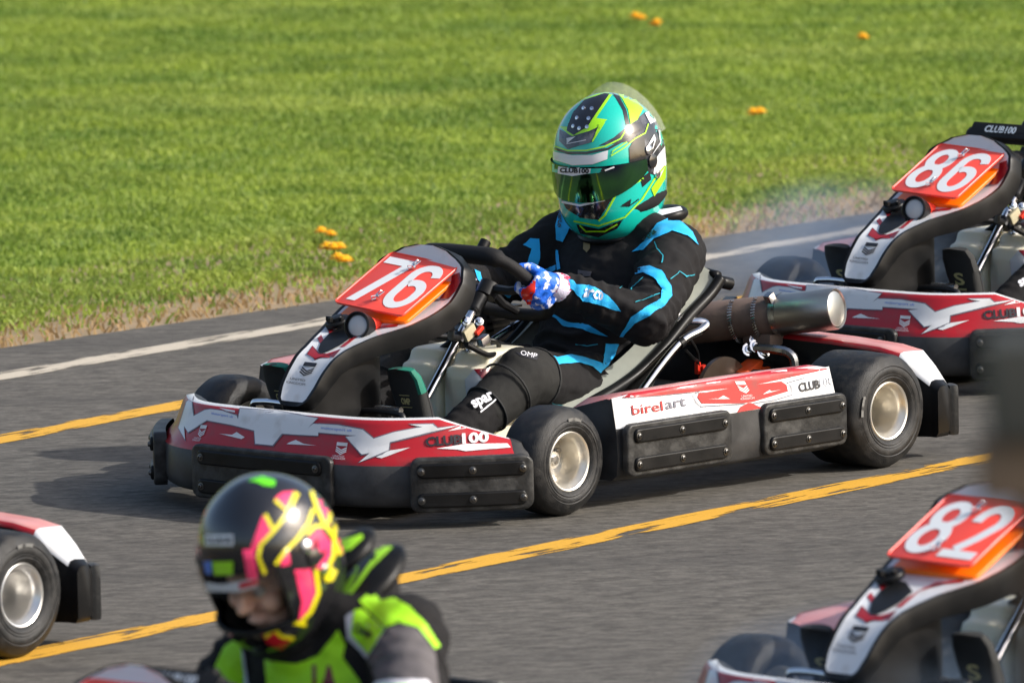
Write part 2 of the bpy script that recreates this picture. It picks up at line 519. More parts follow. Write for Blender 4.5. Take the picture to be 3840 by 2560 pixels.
def paint(name, col, dark):
    m, nt, b = shader(name)
    tc = N(nt, 'ShaderNodeTexCoord'); mp = nt.nodes.new('ShaderNodeMapping'); mp.inputs['Scale'].default_value = (.2, 1, 1); nt.links.new(tc.outputs['Object'], mp.inputs['Vector'])
    a = N(nt, 'ShaderNodeTexNoise', Scale=17.0, Detail=6.0, Roughness=.6); nt.links.new(mp.outputs[0], a.inputs['Vector'])
    e = N(nt, 'ShaderNodeTexNoise', Scale=160.0, Detail=3.0); nt.links.new(tc.outputs['Object'], e.inputs['Vector'])
    sx = nt.nodes.new('ShaderNodeSeparateXYZ'); nt.links.new(tc.outputs['Object'], sx.inputs[0])
    ab = nt.nodes.new('ShaderNodeMath'); ab.operation = 'ABSOLUTE'; nt.links.new(sx.outputs[1], ab.inputs[0])
    e1 = ramp(nt, ab.outputs[0], 0, .06, -.045, .035); e2 = ramp(nt, ab.outputs[0], .052, .07, 0, .3)
    ea = nt.nodes.new('ShaderNodeMath'); ea.operation = 'ADD'; nt.links.new(e1, ea.inputs[0]); nt.links.new(e2, ea.inputs[1]); edge = ea.outputs[0]
    mp2 = nt.nodes.new('ShaderNodeMapping'); mp2.inputs['Scale'].default_value = (.07, 1, 1); nt.links.new(tc.outputs['Object'], mp2.inputs['Vector'])
    a2 = N(nt, 'ShaderNodeTexNoise', Scale=48.0, Detail=5.0, Roughness=.6); nt.links.new(mp2.outputs[0], a2.inputs['Vector'])
    av = nt.nodes.new('ShaderNodeMix'); av.inputs[0].default_value = .5; nt.links.new(a.outputs[0], av.inputs[2]); nt.links.new(a2.outputs[0], av.inputs[3])
    sm = nt.nodes.new('ShaderNodeMath'); sm.operation = 'ADD'; nt.links.new(av.outputs[0], sm.inputs[0]); nt.links.new(edge, sm.inputs[1])
    worn = ramp(nt, sm.outputs[0], .52, .55)
    c = mixc(nt, ramp(nt, e.outputs[0], .45, .7, 0, .35), col, tuple(v * .55 for v in col))
    nt.links.new(c, b.inputs['Base Color']); b.inputs['Roughness'].default_value = .8
    tr = nt.nodes.new('ShaderNodeBsdfTransparent'); ms = nt.nodes.new('ShaderNodeMixShader'); nt.links.new(worn, ms.inputs[0])
    nt.links.new(b.outputs[0], ms.inputs[1]); nt.links.new(tr.outputs[0], ms.inputs[2]); nt.links.new(ms.outputs[0], nt.nodes['Material Output'].inputs[0])
paint('yellow_line_paint', lin('#d9a432'), (.115, .11, .1))
paint('white_line_paint', lin('#c2b8a6'), (.13, .125, .115))

m, nt, b = shader('soil')
tc = N(nt, 'ShaderNodeTexCoord'); a = N(nt, 'ShaderNodeTexNoise', Scale=3.0, Detail=8.0); nt.links.new(tc.outputs['Object'], a.inputs['Vector'])
c = mixc(nt, ramp(nt, a.outputs[0], .35, .65), (.15, .23, .04), (.29, .37, .062))
nt.links.new(c, b.inputs['Base Color']); b.inputs['Roughness'].default_value = .95
m, nt, b = shader('dry_soil')
tc = N(nt, 'ShaderNodeTexCoord'); a = N(nt, 'ShaderNodeTexNoise', Scale=9.0, Detail=8.0, Roughness=.7); nt.links.new(tc.outputs['Object'], a.inputs['Vector'])
nt.links.new(mixc(nt, ramp(nt, a.outputs[0], .35, .65), (.38, .275, .165), (.27, .21, .125)), b.inputs['Base Color']); b.inputs['Roughness'].default_value = .95

def grass_material(name, ca, cb, cc):
    m, nt, b = shader(name)
    g = nt.nodes.new('ShaderNodeNewGeometry'); tc = N(nt, 'ShaderNodeTexCoord')
    mp = nt.nodes.new('ShaderNodeMapping'); mp.inputs['Scale'].default_value = (.55, 1.0, 1); nt.links.new(tc.outputs['Object'], mp.inputs['Vector'])
    a = N(nt, 'ShaderNodeTexNoise', Scale=2.2, Detail=6.0, Roughness=.68); nt.links.new(mp.outputs[0], a.inputs['Vector'])
    c = mixc(nt, ramp(nt, a.outputs[0], .38, .60), ca, cb)
    a2 = N(nt, 'ShaderNodeTexNoise', Scale=.8, Detail=4.0, Roughness=.6); nt.links.new(mp.outputs[0], a2.inputs['Vector'])
    c = mixc(nt, ramp(nt, a2.outputs[0], .55, .72, 0, .5), c, cc)
    c = mixc(nt, ramp(nt, g.outputs['Random Per Island'], .55, 1.0, 0, .5), c, cc)
    nt.links.new(c, b.inputs['Base Color']); b.inputs['Roughness'].default_value = .55; b.inputs['Specular IOR Level'].default_value = .3
    tr = nt.nodes.new('ShaderNodeBsdfTranslucent'); nt.links.new(c, tr.inputs[0]); ms = nt.nodes.new('ShaderNodeMixShader'); ms.inputs[0].default_value = .45
    nt.links.new(b.outputs[0], ms.inputs[1]); nt.links.new(tr.outputs[0], ms.inputs[2]); nt.links.new(ms.outputs[0], nt.nodes['Material Output'].inputs[0])
grass_material('grass_green', (.15, .25, .04), (.33, .42, .065), (.43, .48, .13))
grass_material('grass_dry', (.46, .30, .15), (.38, .27, .12), (.50, .37, .2))

def sheet(name, pts, z, matname):
    me = bpy.data.meshes.new(name); me.from_pydata([(x, y, z) for x, y in pts], [], [tuple(range(len(pts)))])
    o = link(name, me, matname, None, False); o['kind'] = 'structure'; return o
sheet('ground', [(-700, -700), (700, -700), (700, 700), (-700, 700)], -.02, 'soil')
# edge of the track against the grass (near points), straight on beyond
EDGE = [(-60, -62), (-1.77, 2.26), (-.93, 3.12), (.147, 4.44), (.671, 5.02), (1.6, 6.07), (60, 68)]
sheet('racetrack', EDGE + [(300, 68), (300, -300), (-60, -300)], 0.0, 'asphalt')
def line(name, a, bb, w, ext, matname):
    a = Vector((*a, 0)); bb = Vector((*bb, 0)); d = (bb - a); L = d.length; ang = math.atan2(d.y, d.x); mid = (a + bb) / 2
    n = 40; vs = []; fs = []; H = L / 2 + ext
    for i in range(n + 1):
        x = -H + 2 * H * i / n; vs += [(x, -w / 2, 0), (x, w / 2, 0)]
    for i in range(n): fs.append((2 * i, 2 * i + 2, 2 * i + 3, 2 * i + 1))
    me = bpy.data.meshes.new(name); me.from_pydata(vs, [], fs); o = link(name, me, matname, None, False)
    o.location = (mid.x, mid.y, .0015); o.rotation_euler = (0, 0, ang); o['kind'] = 'structure'; return o
line('near_yellow_line', (-1.536, -3.207), (.73, -.315), .14, 30, 'yellow_line_paint')
line('far_yellow_line', (-1.69, .43), (.112, 2.836), .14, 30, 'yellow_line_paint')
line('white_edge_line', (-1.744, 1.664), (.20, 4.05), .15, 30, 'white_line_paint')

def edge_y(x): return interp(x, [p[0] for p in EDGE], [p[1] for p in EDGE])
def blades(name, matname, spots, hmin, hmax, wid):
    vs = []; fs = []; rnd = random.random
    for (x, y, s) in spots:
        h = (hmin + (hmax - hmin) * rnd()) * s; a = rnd() * 6.283; w = wid * (.6 + .8 * rnd()); lx = (rnd() - .5) * h * 7; ly = (rnd() - .5) * h * 2.5
        cx = math.cos(a) * w; cy = math.sin(a) * w; o = len(vs)
        vs += [(x - cx, y - cy, -.01), (x + cx, y + cy, -.01), (x + lx * .35 + cx * .7, y + ly * .35 + cy * .7, h * .6), (x + lx * .35 - cx * .7, y + ly * .35 - cy * .7, h * .6), (x + lx, y + ly, h)]
        fs += [(o, o + 1, o + 2, o + 3), (o + 3, o + 2, o + 4)]
    me = bpy.data.meshes.new(name); me.from_pydata(vs, [], fs)
    o = link(name, me, matname, None, False); return o
def tuft(x, y):
    return .45 + 1.1 * max(0.0, .35 + noise.noise(Vector((x * 2.6, y * 2.2, 1.7))) + .5 * noise.noise(Vector((x * 7, y * 6, 4.1))))
strip = [(x, y - .03) for x, y in EDGE] + [(x - .75, y + .95) for x, y in EDGE[::-1]]
sheet('dry_verge', strip, -.012, 'dry_soil')
sp = []
while len(sp) < 170000:
    x = random.uniform(-2.9, 2.4); y = random.uniform(2.0, 13.5); e = y - edge_y(x)
    g = .66 + .42 * noise.noise(Vector((x * 2.2, y * 2.2, 9.0)))
    if e < .06 or (e < g and random.random() > .05 + .5 * (e / g) ** 2): continue
    sp.append((x, y, tuft(x, y)))
while len(sp) < 215000:
    x = random.uniform(-14, 14); y = random.uniform(-10, 32); e = y - edge_y(x)
    if e < .2 or (-2.9 < x < 2.4 and 2 < y < 13.5): continue
    sp.append((x, y, 1.3 * tuft(x, y)))
tag(blades('grass', 'grass_green', sp, .005, .015, .0045), 'mown green grass verge beside the white edge line', 'grass', kind='stuff')
sp = []
while len(sp) < 3500:
    x = random.uniform(-2.9, 2.6); e = random.gauss(.25, .25); y = edge_y(x) + e
    if e < -.02 + .06 * noise.noise(Vector((x * 4, y * 4, 0))): continue
    sp.append((x, y, 1.0))
tag(blades('dry_grass', 'grass_dry', sp, .004, .015, .004), 'dry straw coloured grass along the track edge', 'dry grass', kind='stuff')

def flower(x, y, n, spread, hh, label):
    r = empty('wild_flower', (x, y, 0)); tag(r, label, 'flower', 'orange flowers in the verge')
    rs = random.Random(int(x * 1000) + 77)
    for k in range(n):
        dx = (rs.random() - .5) * spread; dy = (rs.random() - .5) * spread * .4; h = hh * (.8 + .4 * rs.random())
        t = MB(); t.tube([(dx * .6, dy * .6, -.01), (dx * .9, dy, h * .6), (dx, dy, h)], .0016, 5); obj('stem', t, 'grass_green', r)
        t = MB(); R = .022 + .008 * rs.random()
        for ring, (rr, lift) in enumerate(((R, .002), (R * .85, R * .4), (R * .5, R * .6))):
            np_ = 14 - ring * 3
            for i in range(np_):
                q = 6.283 * (i + .5 * ring) / np_; c, s = math.cos(q), math.sin(q); w = rr * .26
                t.add([(dx, dy, h), (dx + c * rr * .6 - s * w, dy + s * rr * .6 + c * w, h + lift), (dx + c * rr, dy + s * rr, h + lift * .6), (dx + c * rr * .6 + s * w, dy + s * rr * .6 - c * w, h + lift)], [(0, 1, 2, 3)])
        obj('flower_head', t, 'orange_flower', r, False)
for (x, y, n, sprd, hh, lb) in ((-.942, 4.50, 2, .05, .03, 'orange flower furthest back of the trio left of the kart 76 plate'), (-.905, 4.15, 4, .07, .03, 'widest orange flower clump, middle of the trio near plate 76'),
        (-.877, 3.86, 3, .05, .03, 'orange flower nearest the track edge left of plate 76'), (.035, 10.7, 2, .05, .03, 'orange flower clump high in the grass above the green helmet'), (.105, 10.45, 2, .05, .03, 'orange flower clump just right of and below its neighbour above the helmet'),
        (.774, 9.85, 2, .05, .03, 'orange flower clump far back in the grass at upper right'), (.381, 7.55, 2, .05, .03, 'single orange flower clump in the grass right of the green helmet')):
    flower(x, y, n, sprd, hh, lb)

# ------------------------------------------------------------------ the kart (x forward, y to its left, z up; origin on the ground under the rear axle)
VE1 = Vector((-.6711, .7411, -.0214)); VE2 = Vector((-.1065, -.0678, .9920))     # sticker direction: from the front left of the kart
BP = [(-.582, 1.185), (-.57, 1.205), (-.53, 1.262), (-.47, 1.335), (-.40, 1.405), (-.33, 1.455), (-.25, 1.482), (-.15, 1.490), (0, 1.492)]
BP = BP + [(-y, x) for (y, x) in BP[-2::-1]]
_bx = catmull([(x, y, 0) for (y, x) in BP], 6)
_bs = [0.0]
for _i in range(1, len(_bx)): _bs.append(_bs[-1] + (_bx[_i] - _bx[_i - 1]).length)
_mid = _bs[len(_bs) // 2]
_bs = [q - _mid for q in _bs]                      # arc length, 0 at the nose, + towards the kart's left
def bpath(s):
    """point and outward normal of the bumper line at arc length s"""
    s = max(_bs[0], min(_bs[-1], s))
    for i in range(len(_bs) - 1):
        if s <= _bs[i + 1]: break
    t = (s - _bs[i]) / (_bs[i + 1] - _bs[i]); p = _bx[i].lerp(_bx[i + 1], t)
    a = _bx[max(i - 1, 0)]; b = _bx[min(i + 2, len(_bx) - 1)]
    d = (b - a).normalized()
    return p, Vector((d.y, -d.x, 0)) if Vector((d.y, -d.x, 0)).x > 0 else Vector((-d.y, d.x, 0))
def btop(y): return .252 - max(0, abs(y) - .45) / .132 * .066
def bumper_at(s, z, h):
    p, n = bpath(s); q = p + n * h; return Vector((q.x, q.y, z))
S_END = _bs[-1]

def bolt(mb, c, axis, r=.0062):
    mb.lathe([(0, r * 1.5), (.0015, r * 1.5), (.002, r), (.005, r * .95), (.006, r * .7), (.006, r * .4), (.003, r * .38), (.003, 0.0004)], c, axis, 10)

def wear_panel(parent, w, h, fn, nrm, nb=3, c=(0, 0), name='wear_panel', out=0.0):
    """Bolted-on rubber plate: frame slab, two raised bars, bolts."""
    P = mapped(name, plate_bm(rrect(w, h, .022, 4, c), -.004, .012 + out, .005, .03), fn, 'scuffed_rubber', parent)
    for dz in (h * .27, -h * .27):
        mapped('rib', plate_bm(rrect(w * .88, h * .27, .012, 3, (c[0], c[1] + dz)), .008 + out, .019 + out, .004, .03), fn, 'black_plastic', P)
        for k in range(nb):
            u = c[0] + w * .41 * (2 * k / (nb - 1) - 1)
            mb = MB(); p = fn(u, c[1] + dz, .0185 + out); q = fn(u, c[1] + dz, .0285 + out)
            bolt(mb, p, q - p); obj('bolt', mb, 'bolt_steel', P)
    return P

def make_wheel(kart, x, ysign, yout, R, W, rim):
    w = empty('wheel', (x, ysign * yout, R), 0, kart)
    ax = (0, -ysign, 0)                       # axis runs inwards from the outer face
    T = MB(); rl = .068
    prof = [(.016, rl), (.004, rl + .006), (.0, rl + .014), (.0016, rl + .016), (-.0005, rl + .021), (.001, rl + .0225), (-.0005, rl + .024), (.0, R - .034), (.0018, R - .032), (.0006, R - .030), (.0018, R - .028), (.008, R - .012), (.022, R - .003), (W * .5, R), (W - .022, R - .003),
            (W - .008, R - .012), (W, R - .032), (W + .0005, rl + .022), (W - .004, rl + .006), (W - .016, rl), (W * .5, rl - .006)]
    T.lathe(prof, (0, 0, 0), ax, 56, close=True); obj('tyre', T, 'tyre_rubber', w, angle=50)
    Rm = MB()
    Rm.lathe([(.018, rl + .002), (.008, rl + .0035), (.006, rl + .001), (.008, rl - .003), (.016, rl - .007), (.022, rl - .012), (.03, rl - .014), (W * .62, .052), (W * .62, .026),
              (W * .57, .022), (W * .45, .02), (W * .44, .0005)], (0, 0, 0), ax, 48)
    Rm.lathe([(W * .64, .045), (W * .64, .054), (W - .01, rl - .004), (W - .006, rl + .002)], (0, 0, 0), ax, 40)
    r = obj('rim', Rm, rim, w, angle=35)
    M = MB()
    for k in range(3):
        q = 2 * math.pi * k / 3 + .5
        M.lathe([(W * .6, .006), (W * .52, .006), (W * .515, .0005)], (.036 * math.cos(q), 0, .036 * math.sin(q)), ax, 8)
    M.lathe([(W * .47, .012), (W * .40, .012), (W * .395, .0005)], (0, 0, 0), ax, 6)
    obj('wheel_nut', M, 'steel', w)
    L = MB(); a0 = 70 if W < .15 else 155      # pale worn mould mark on the sidewall
    for (ra, rb) in ((R - .034, R - .026),):
        vs = []; n = 10
        for k in range(n + 1):
            q = RAD(a0 + 26 * k / n)
            for rr in (ra, rb): vs.append((-rr * math.cos(q), ysign * .0022, rr * math.sin(q)))
        L.add(vs, [(2 * k, 2 * k + 1, 2 * k + 3, 2 * k + 2) for k in range(n)])
    obj('sidewall_mark', L, 'tyre_mark', w)
    return w

def side_pod(kart, sg):
    y = lambda x: interp(x, [.16, .89], [.655, .605])
    rows = []
    N = 14
    for i in range(N + 1):
        t = i / N; x = .89 - .73 * t; yo = y(x); e = 0.0
        lo = .066; hi = .268 + .006 * math.sin(t * 3.1)
        e = .018 * (1 - min(1, min(t, 1 - t) / .06)) ** 2
        flare = .03 * max(0, (t - .93) / .07)
        sec = [(yo - .02 - e, lo), (yo - .004 - e, lo + .012), (yo - e, lo + .06), (yo - .004 - e, .19), (yo - .016 - e, hi - .006), (yo - .024 - e, hi - e * .5), (yo - .05, hi + .001 - e * .5),
               (yo - .16, hi - .02 - e), (yo - .17, hi - .03 - e), (yo - .17, lo + .02), (yo - .16, lo)]
        xx = x - flare * 0
        rows.append([Vector((xx - (.025 * max(0, (t - .9) / .1) * (1 - (z - lo) / .2) if t > .9 else 0), sg * yy, z)) for (yy, z) in sec])
    mb = MB(); mb.loft(rows)
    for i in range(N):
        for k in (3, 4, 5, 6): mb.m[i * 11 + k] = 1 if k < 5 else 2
    pod = obj('side_pod', mb, ['scuffed_plastic', 'white_sticker', 'faded_glare_red_sticker'], kart, angle=50)
    fn = lambda u, v, h: Vector((u, sg * (y(u) + h - .001), v))
    for (c, w) in (((.712, .139), .35), ((.288, .139), .285)):
        wear_panel(pod, w, .126, fn, None, 3, c)
    return pod

def make_kart():
    K = empty('racing_kart')
    # ---- wheels
    make_wheel(K, 1.045, 1, .58, .13, .125, 'magnesium_rim')
    make_wheel(K, 1.045, -1, .58, .13, .125, 'magnesium_rim')
    make_wheel(K, 0, 1, .68, .14, .2, 'magnesium_rim')
    make_wheel(K, 0, -1, .68, .14, .2, 'magnesium_rim')
    # ---- frame
    f = MB()
    for s in (1, -1):
        f.tube(catmull([(-.17, s * .31, .075), (.25, s * .31, .07), (.7, s * .27, .06), (.98, s * .31, .06), (1.05, s * .33, .07)], 6), .015)
        f.tube(catmull([(.98, s * .31, .06), (1.2, s * .22, .06), (1.33, s * .2, .08), (1.38, s * .2, .10)], 5), .014)
        f.tube([(.25, s * .31, .08), (.25, s * .54, .09)], .01); f.tube([(.82, s * .27, .08), (.82, s * .52, .09)], .01)
        f.tube([(1.045, s * .33, .09), (1.045, s * .47, .125)], .014); f.box((1.045, s * .36, .11), (.05, .04, .09), bev=.006)
    for x in (-.15, .3, .95): f.tube([(x, -.3, .07), (x, .3, .07)], .014)
    f.tube([(1.36, -.42, .10), (1.36, .42, .10)], .01); f.tube([(1.36, -.38, .18), (1.36, .38, .18)], .01)
    obj('chassis_frame', f, 'black_metal', K)
    t = MB(); t.box((1.0, 0, .043), (.66, .52, .006), bev=.002); obj('floor_tray', t, 'steel', K)
    t = MB()
    for s in (1, -1): t.tube([(.98, s * .05, .12), (1.0, s * .42, .125)], .007); t.tube([(1.0, s * .41, .12), (1.045, s * .36, .12)], .008)
    obj('tie_rod', t, 'steel', K)
    t = MB(); t.box((.83, .47, .142), (.025, .03, .03), bev=.006); t.tube([(.90, .40, .10), (.80, .60, .125)], .008); t.tube([(.84, .49, .17), (.835, .50, .16)], .014); obj('pod_mount', t, 'chrome', K)
    t = MB(); t.tube([(.90, .46, .105), (.86, .56, .11)], .009); obj('pod_mount', t, 'black_metal', K)
    # ---- front bumper
    sec = [(.02, .047), (.004, .056), (0, .075), (0, .148), (.012, .162), (.03, .19), (.048, .238), (.056, .249), (.075, .252), (.10, .244), (.105, .06), (.07, .047)]
    rows = []
    ss = [_bs[0] + (S_END * 2) * i / 72 for i in range(73)]
    for s in ss:
        p, n = bpath(s); top = btop(p.y); row = []
        endk = max(0, 1 - (S_END - abs(s)) / .03)
        for (o, z) in sec:
            zz = z if z <= .162 else .162 + (z - .162) * (top - .162) / .09
            if o > .09: o = o - .03 * max(0, (abs(p.y) - .4) / .18)
            q = p - n * (o + .012 * endk ** 2 * (1 if o < .05 else 0)); row.append(Vector((q.x, q.y, zz)))
        rows.append(row)
    mb = MB(); mb.loft(rows)
    for i in range(2, 70):
        for k in (3, 4, 5, 6, 7): mb.m[i * len(sec) + k] = 2 if k == 7 else 1
    bump = obj('front_bumper', mb, ['scuffed_plastic', 'red_sticker', 'white_sticker'], K, angle=60)
    wear_panel(bump, .452, .128, bumper_at, None, 2, (0, .102))
    for sg in (1, -1): wear_panel(bump, .285, .128, bumper_at, None, 3, (sg * (S_END - .148), .104), out=.016)
    # ---- side pods
    podL = side_pod(K, 1); podR = side_pod(K, -1)
    # ---- nose fairing with its skirt
    NP = [(1.388, .258), (1.355, .305), (1.323, .341), (1.283, .370), (1.2, .400), (1.1, .425), (1.0, .462), (.945, .508), (.915, .560), (.906, .582), (.902, .592)]
    NW = [(1.388, .016), (1.384, .03), (1.376, .041), (1.358, .049), (1.32, .053), (1.26, .062), (1.18, .088), (1.11, .122), (1.05, .140), (.99, .148), (.94, .142), (.92, .128), (.912, .10), (.906, .066), (.902, .02)]
    pts = catmull([(x, 0, z) for (x, z) in NP], 7); xs = [a for a, b in NW][::-1]; ws = [b for a, b in NW][::-1]
    rows = []
    for i, p in enumerate(pts):
        a = pts[max(i - 1, 0)]; b = pts[min(i + 1, len(pts) - 1)]; d = (b - a).normalized(); n = Vector((-d.z, 0, d.x)) * (-1)
        if n.z < 0: n = -n
        w = interp(p.x, xs, ws); row = []
        th = interp(p.x, [.91, .95, 1.02, 1.2, 1.33, 1.39], [.036, .05, .05, .042, .038, .026])
        rise = interp(p.x, [.91, 1.0, 1.1, 1.2, 1.39], [.0, .004, .003, .002, .001])
        def P(yy, h): return p + Vector((0, yy, 0)) + n * h
        row = [P(-w - .012, -th), P(-w - .016, -.012), P(-w - .010, rise + .003), P(-w, rise + .002), P(-w * .85, rise * .75), P(-w * .5, rise * .3), P(0, 0),
               P(w * .5, rise * .3), P(w * .85, rise * .75), P(w, rise + .002), P(w + .010, rise + .003), P(w + .016, -.012), P(w + .012, -th), P(w * .8, -th + .008), P(-w * .8, -th + .008)]
        rows.append(row)
    mb = MB(); mb.loft(rows)
    for i in range(1, len(rows) - 1):
        for k in range(3, 9): mb.m[i * 15 + k] = 1 if pts[i].x < 1.385 else 0
    nose = obj('nose_fairing', mb, ['black_plastic', 'white_sticker'], K, angle=60)
    rows = []
    for (x, zt, hw) in ((1.375, .262, .03), (1.35, .29, .05), (1.30, .325, .062), (1.24, .35, .066), (1.17, .362, .068), (1.13, .36, .05)):
        rows.append([Vector((x, -hw, .055)), Vector((x, -hw, zt)), Vector((x, hw, zt)), Vector((x, hw, .055))])
    mb = MB(); mb.loft(rows); obj('nose_skirt', mb, 'black_plastic', nose, angle=30)
    # ---- heel bars in front of the shoes
    for (s, m) in ((-1, 'chrome'), (1, 'black_metal')):
        t = MB(); x0 = 1.315 if s < 0 else 1.205; z0 = .248 if s < 0 else .232
        t.tube(catmull([(x0 - .02, s * .20, .10), (x0, s * .195, z0 - .02), (x0, s * .17, z0), (x0 + .005, s * .07, z0), (x0, s * .055, z0 - .02), (x0 - .02, s * .05, .1)], 4), .008)
        obj('heel_bar', t, m, K)
    # ---- pedals
    for s in (1, -1):
        t = MB(); t.tube([(1.16 + (.06 if s < 0 else 0), s * .14, .07), (1.20 + (.06 if s < 0 else 0), s * .14, .24)], .008); t.tube([(1.20 + (.06 if s < 0 else 0), s * .10, .24), (1.20 + (.06 if s < 0 else 0), s * .18, .24)], .008)
        obj('pedal', t, 'steel', K)
    # ---- steering column and wheel
    t = MB(); t.tube([(.745, 0, .416), (1.01, 0, .115)], .011, 14); col = obj('steering_column', t, 'chrome', K)
    t = MB(); t.tube([(.80, 0, .345), (.785, 0, .36)], .022, 12); t.tube([(.745, 0, .416), (.715, 0, .45)], .02, 12); t.box((.77, .02, .37), (.03, .06, .03), bev=.005); obj('column_collar', t, 'black_metal', col)
    t = MB()
    for s in (1, -1): t.tube(catmull([(.79, s * .012, .355), (.82, s * .07, .30), (.86, s * .14, .16), (.88, s * .2, .06)], 5), .009)
    t.tube([(.79, .0, .355), (.88, .05, .372), (.93, .10, .40)], .008); t.tube([(.79, .0, .355), (.88, -.05, .372), (.93, -.10, .40)], .008)
    obj('column_support', t, 'black_metal', K)
    for (c, m) in (((.775, .045, .395), 'chrome'), ((.80, .05, .35), 'steel'), ((.82, .055, .335), 'chrome'), ((.92, .135, .418), 'chrome')):
        t = MB(); t.lathe([(0, .011), (.012, .011), (.013, .007), (.02, .006), (.021, .0005)], c, (.5, .7, .3), 8); obj('fixing_bolt', t, m, K)
    t = MB(); t.box((.868, .10, .385), (.04, .012, .03), Matrix.Rotation(.5, 3, 'Y'), bev=.004); obj('mount_block', t, 'tank_yellow', K)
    t = MB(); t.box((.835, .115, .363), (.03, .02, .022), Matrix.Rotation(.4, 3, 'Y'), bev=.004); obj('hose_clip', t, 'steel', K)
    t = MB(); t.box((.845, .11, .388), (.028, .012, .01), Matrix.Rotation(.6, 3, 'Y'), bev=.003); obj('cable_tag', t, 'connector_red', K)
    t = MB(); t.tube(catmull([(.90, .12, .36), (.84, .13, .33), (.78, .11, .32), (.72, .08, .27), (.70, .06, .2)], 5), .007); t.tube(catmull([(.82, .06, .36), (.76, .09, .35), (.72, .05, .30), (.71, .0, .25)], 5), .006); obj('brake_hose', t, 'black_plastic', K)
    SWC = Vector((.68, 0, .475)); SU = Vector((.777, 0, .63)); SN = Vector((-.63, 0, .777))
    def sw(a, b, h=0): return SWC + Vector((0, a, 0)) + SU * b + SN * h
    path = [(-.105, .128), (-.06, .133), (0, .134), (.06, .133), (.105, .128), (.135, .095), (.147, .04), (.147, -.03), (.13, -.085), (.09, -.12), (.04, -.132), (0, -.133), (-.04, -.132), (-.09, -.12), (-.13, -.085), (-.147, -.03), (-.147, .04), (-.135, .095)]
    loop = catmull([sw(a, b) for a, b in path + path[:1]], 4)[:-1]
    rr = [.0225 if (p - SWC).dot(SU) > .118 else .0155 for p in loop]
    t = MB(); t.tube(loop, rr, 12, closed=True); swo = obj('steering_wheel', t, 'grip_suede', K, angle=180)
    t = MB()
    for (a, b) in ((.14, 0), (-.14, 0), (0, -.125)): t.tube([sw(0, 0, -.012), sw(a * .5, b * .5, -.014), sw(a, b, 0)], [.013, .011, .009], 8)
    t.tube([sw(0, 0, -.035), sw(0, 0, .0)], .026, 14); obj('spoke', t, 'black_metal', swo)
    t = MB(); t.box(sw(0, .137, .002), (.034, .205, .044), Matrix.Rotation(-.68, 3, 'Y'), bev=.005); obj('top_pad', t, 'grip_suede', swo)
    t = MB(); t.tube([sw(.075, .10, .0), sw(.078, .10, .028)], .012, 10); t.tube([sw(.05, .125, .01), sw(.05, .125, .045)], .014, 10); obj('switch_knob', t, 'black_plastic', swo)
    # ---- fuel tank between the driver's legs
    t = MB()
    for s in (1, -1):
        t.box((.765, s * .072, .185), (.21, .132, .24), bev=.035); t.box((.755, s * .072, .285), (.17, .122, .10), bev=.03)
    t.box((.74, 0, .16), (.15, .2, .18), bev=.03)
    tank = fuse('fuel_tank', t, .006, 7, 'tank_plastic', K)
    t = MB(); t.lathe([(0, .035), (.01, .036), (.012, .03), (.03, .028), (.031, .0005)], (.715, -.01, .305), (0, 0, 1), 20); obj('filler_cap', t, 'tank_yellow', tank)
    # ---- seat
    SS = [(.68, .125, .69, .165), (.55, .085, .60, .195), (.42, .075, .50, .222), (.33, .10, .41, .255), (.25, .18, .32, .305), (.18, .30, .235, .365), (.12, .42, .15, .415), (.10, .455, .11, .45)]
    sp = catmull([(a, b, 0) for a, b, c, d in SS], 5); ep = catmull([(c, d, 0) for a, b, c, d in SS], 5)
    def seat_pt(u, v, off=0):
        k = u * (len(sp) - 1); i = min(int(k), len(sp) - 2); t = k - i
        S = sp[i].lerp(sp[i + 1], t); E = ep[i].lerp(ep[i + 1], t); d = (sp[min(i + 2, len(sp) - 1)] - sp[max(i - 1, 0)]).normalized()
        n = Vector((-d.y, d.x, 0)); n = n if n.y < 0 or n.x < 0 else -n
        vv = v * 2 - 1; w = abs(vv) ** 3.2; y = (.222 + off) * math.copysign(abs(vv) ** .75, vv)
        q = S.lerp(E, w) + Vector((d.y, -d.x, 0)) * (off * (1 - w))
        return Vector((q.x, y, q.y))
    t = MB(); t.grid(lambda u, v: seat_pt(u, v), 40, 28); seat = obj('seat', t, 'seat_liner', K, angle=180)
    t = MB(); t.grid(lambda u, v: seat_pt(u, v, .014), 40, 28); obj('seat_shell', t, 'black_plastic', seat, angle=180)
    for s in (0, 1):
        t = MB(); t.grid(lambda u, v: seat_pt(u, s, .004) + Vector((.012 * v, (.5 - s) * 2 * .042 * v, .004 + .022 * v)), 40, 3); obj('seat_flange', t, 'seat_liner', seat, angle=180)
        t = MB(); t.tube([seat_pt(i / 40, s, .007) + Vector((0, (s - .5) * .016, -.004)) for i in range(41)], .015, 10); obj('seat_edge', t, 'black_plastic', seat, angle=180)
    t = MB(); t.tube([seat_pt(1, i / 24, .007) for i in range(25)], .013, 10); obj('seat_edge', t, 'black_plastic', seat, angle=180)
    t = MB(); t.tube(catmull([(.15, .195, .405), (.12, .20, .425), (.085, .21, .432), (.05, .215, .424)], 4), [.013] * 9 + [.016] * 4, 10); obj('seat_hook', t, 'black_plastic', seat)
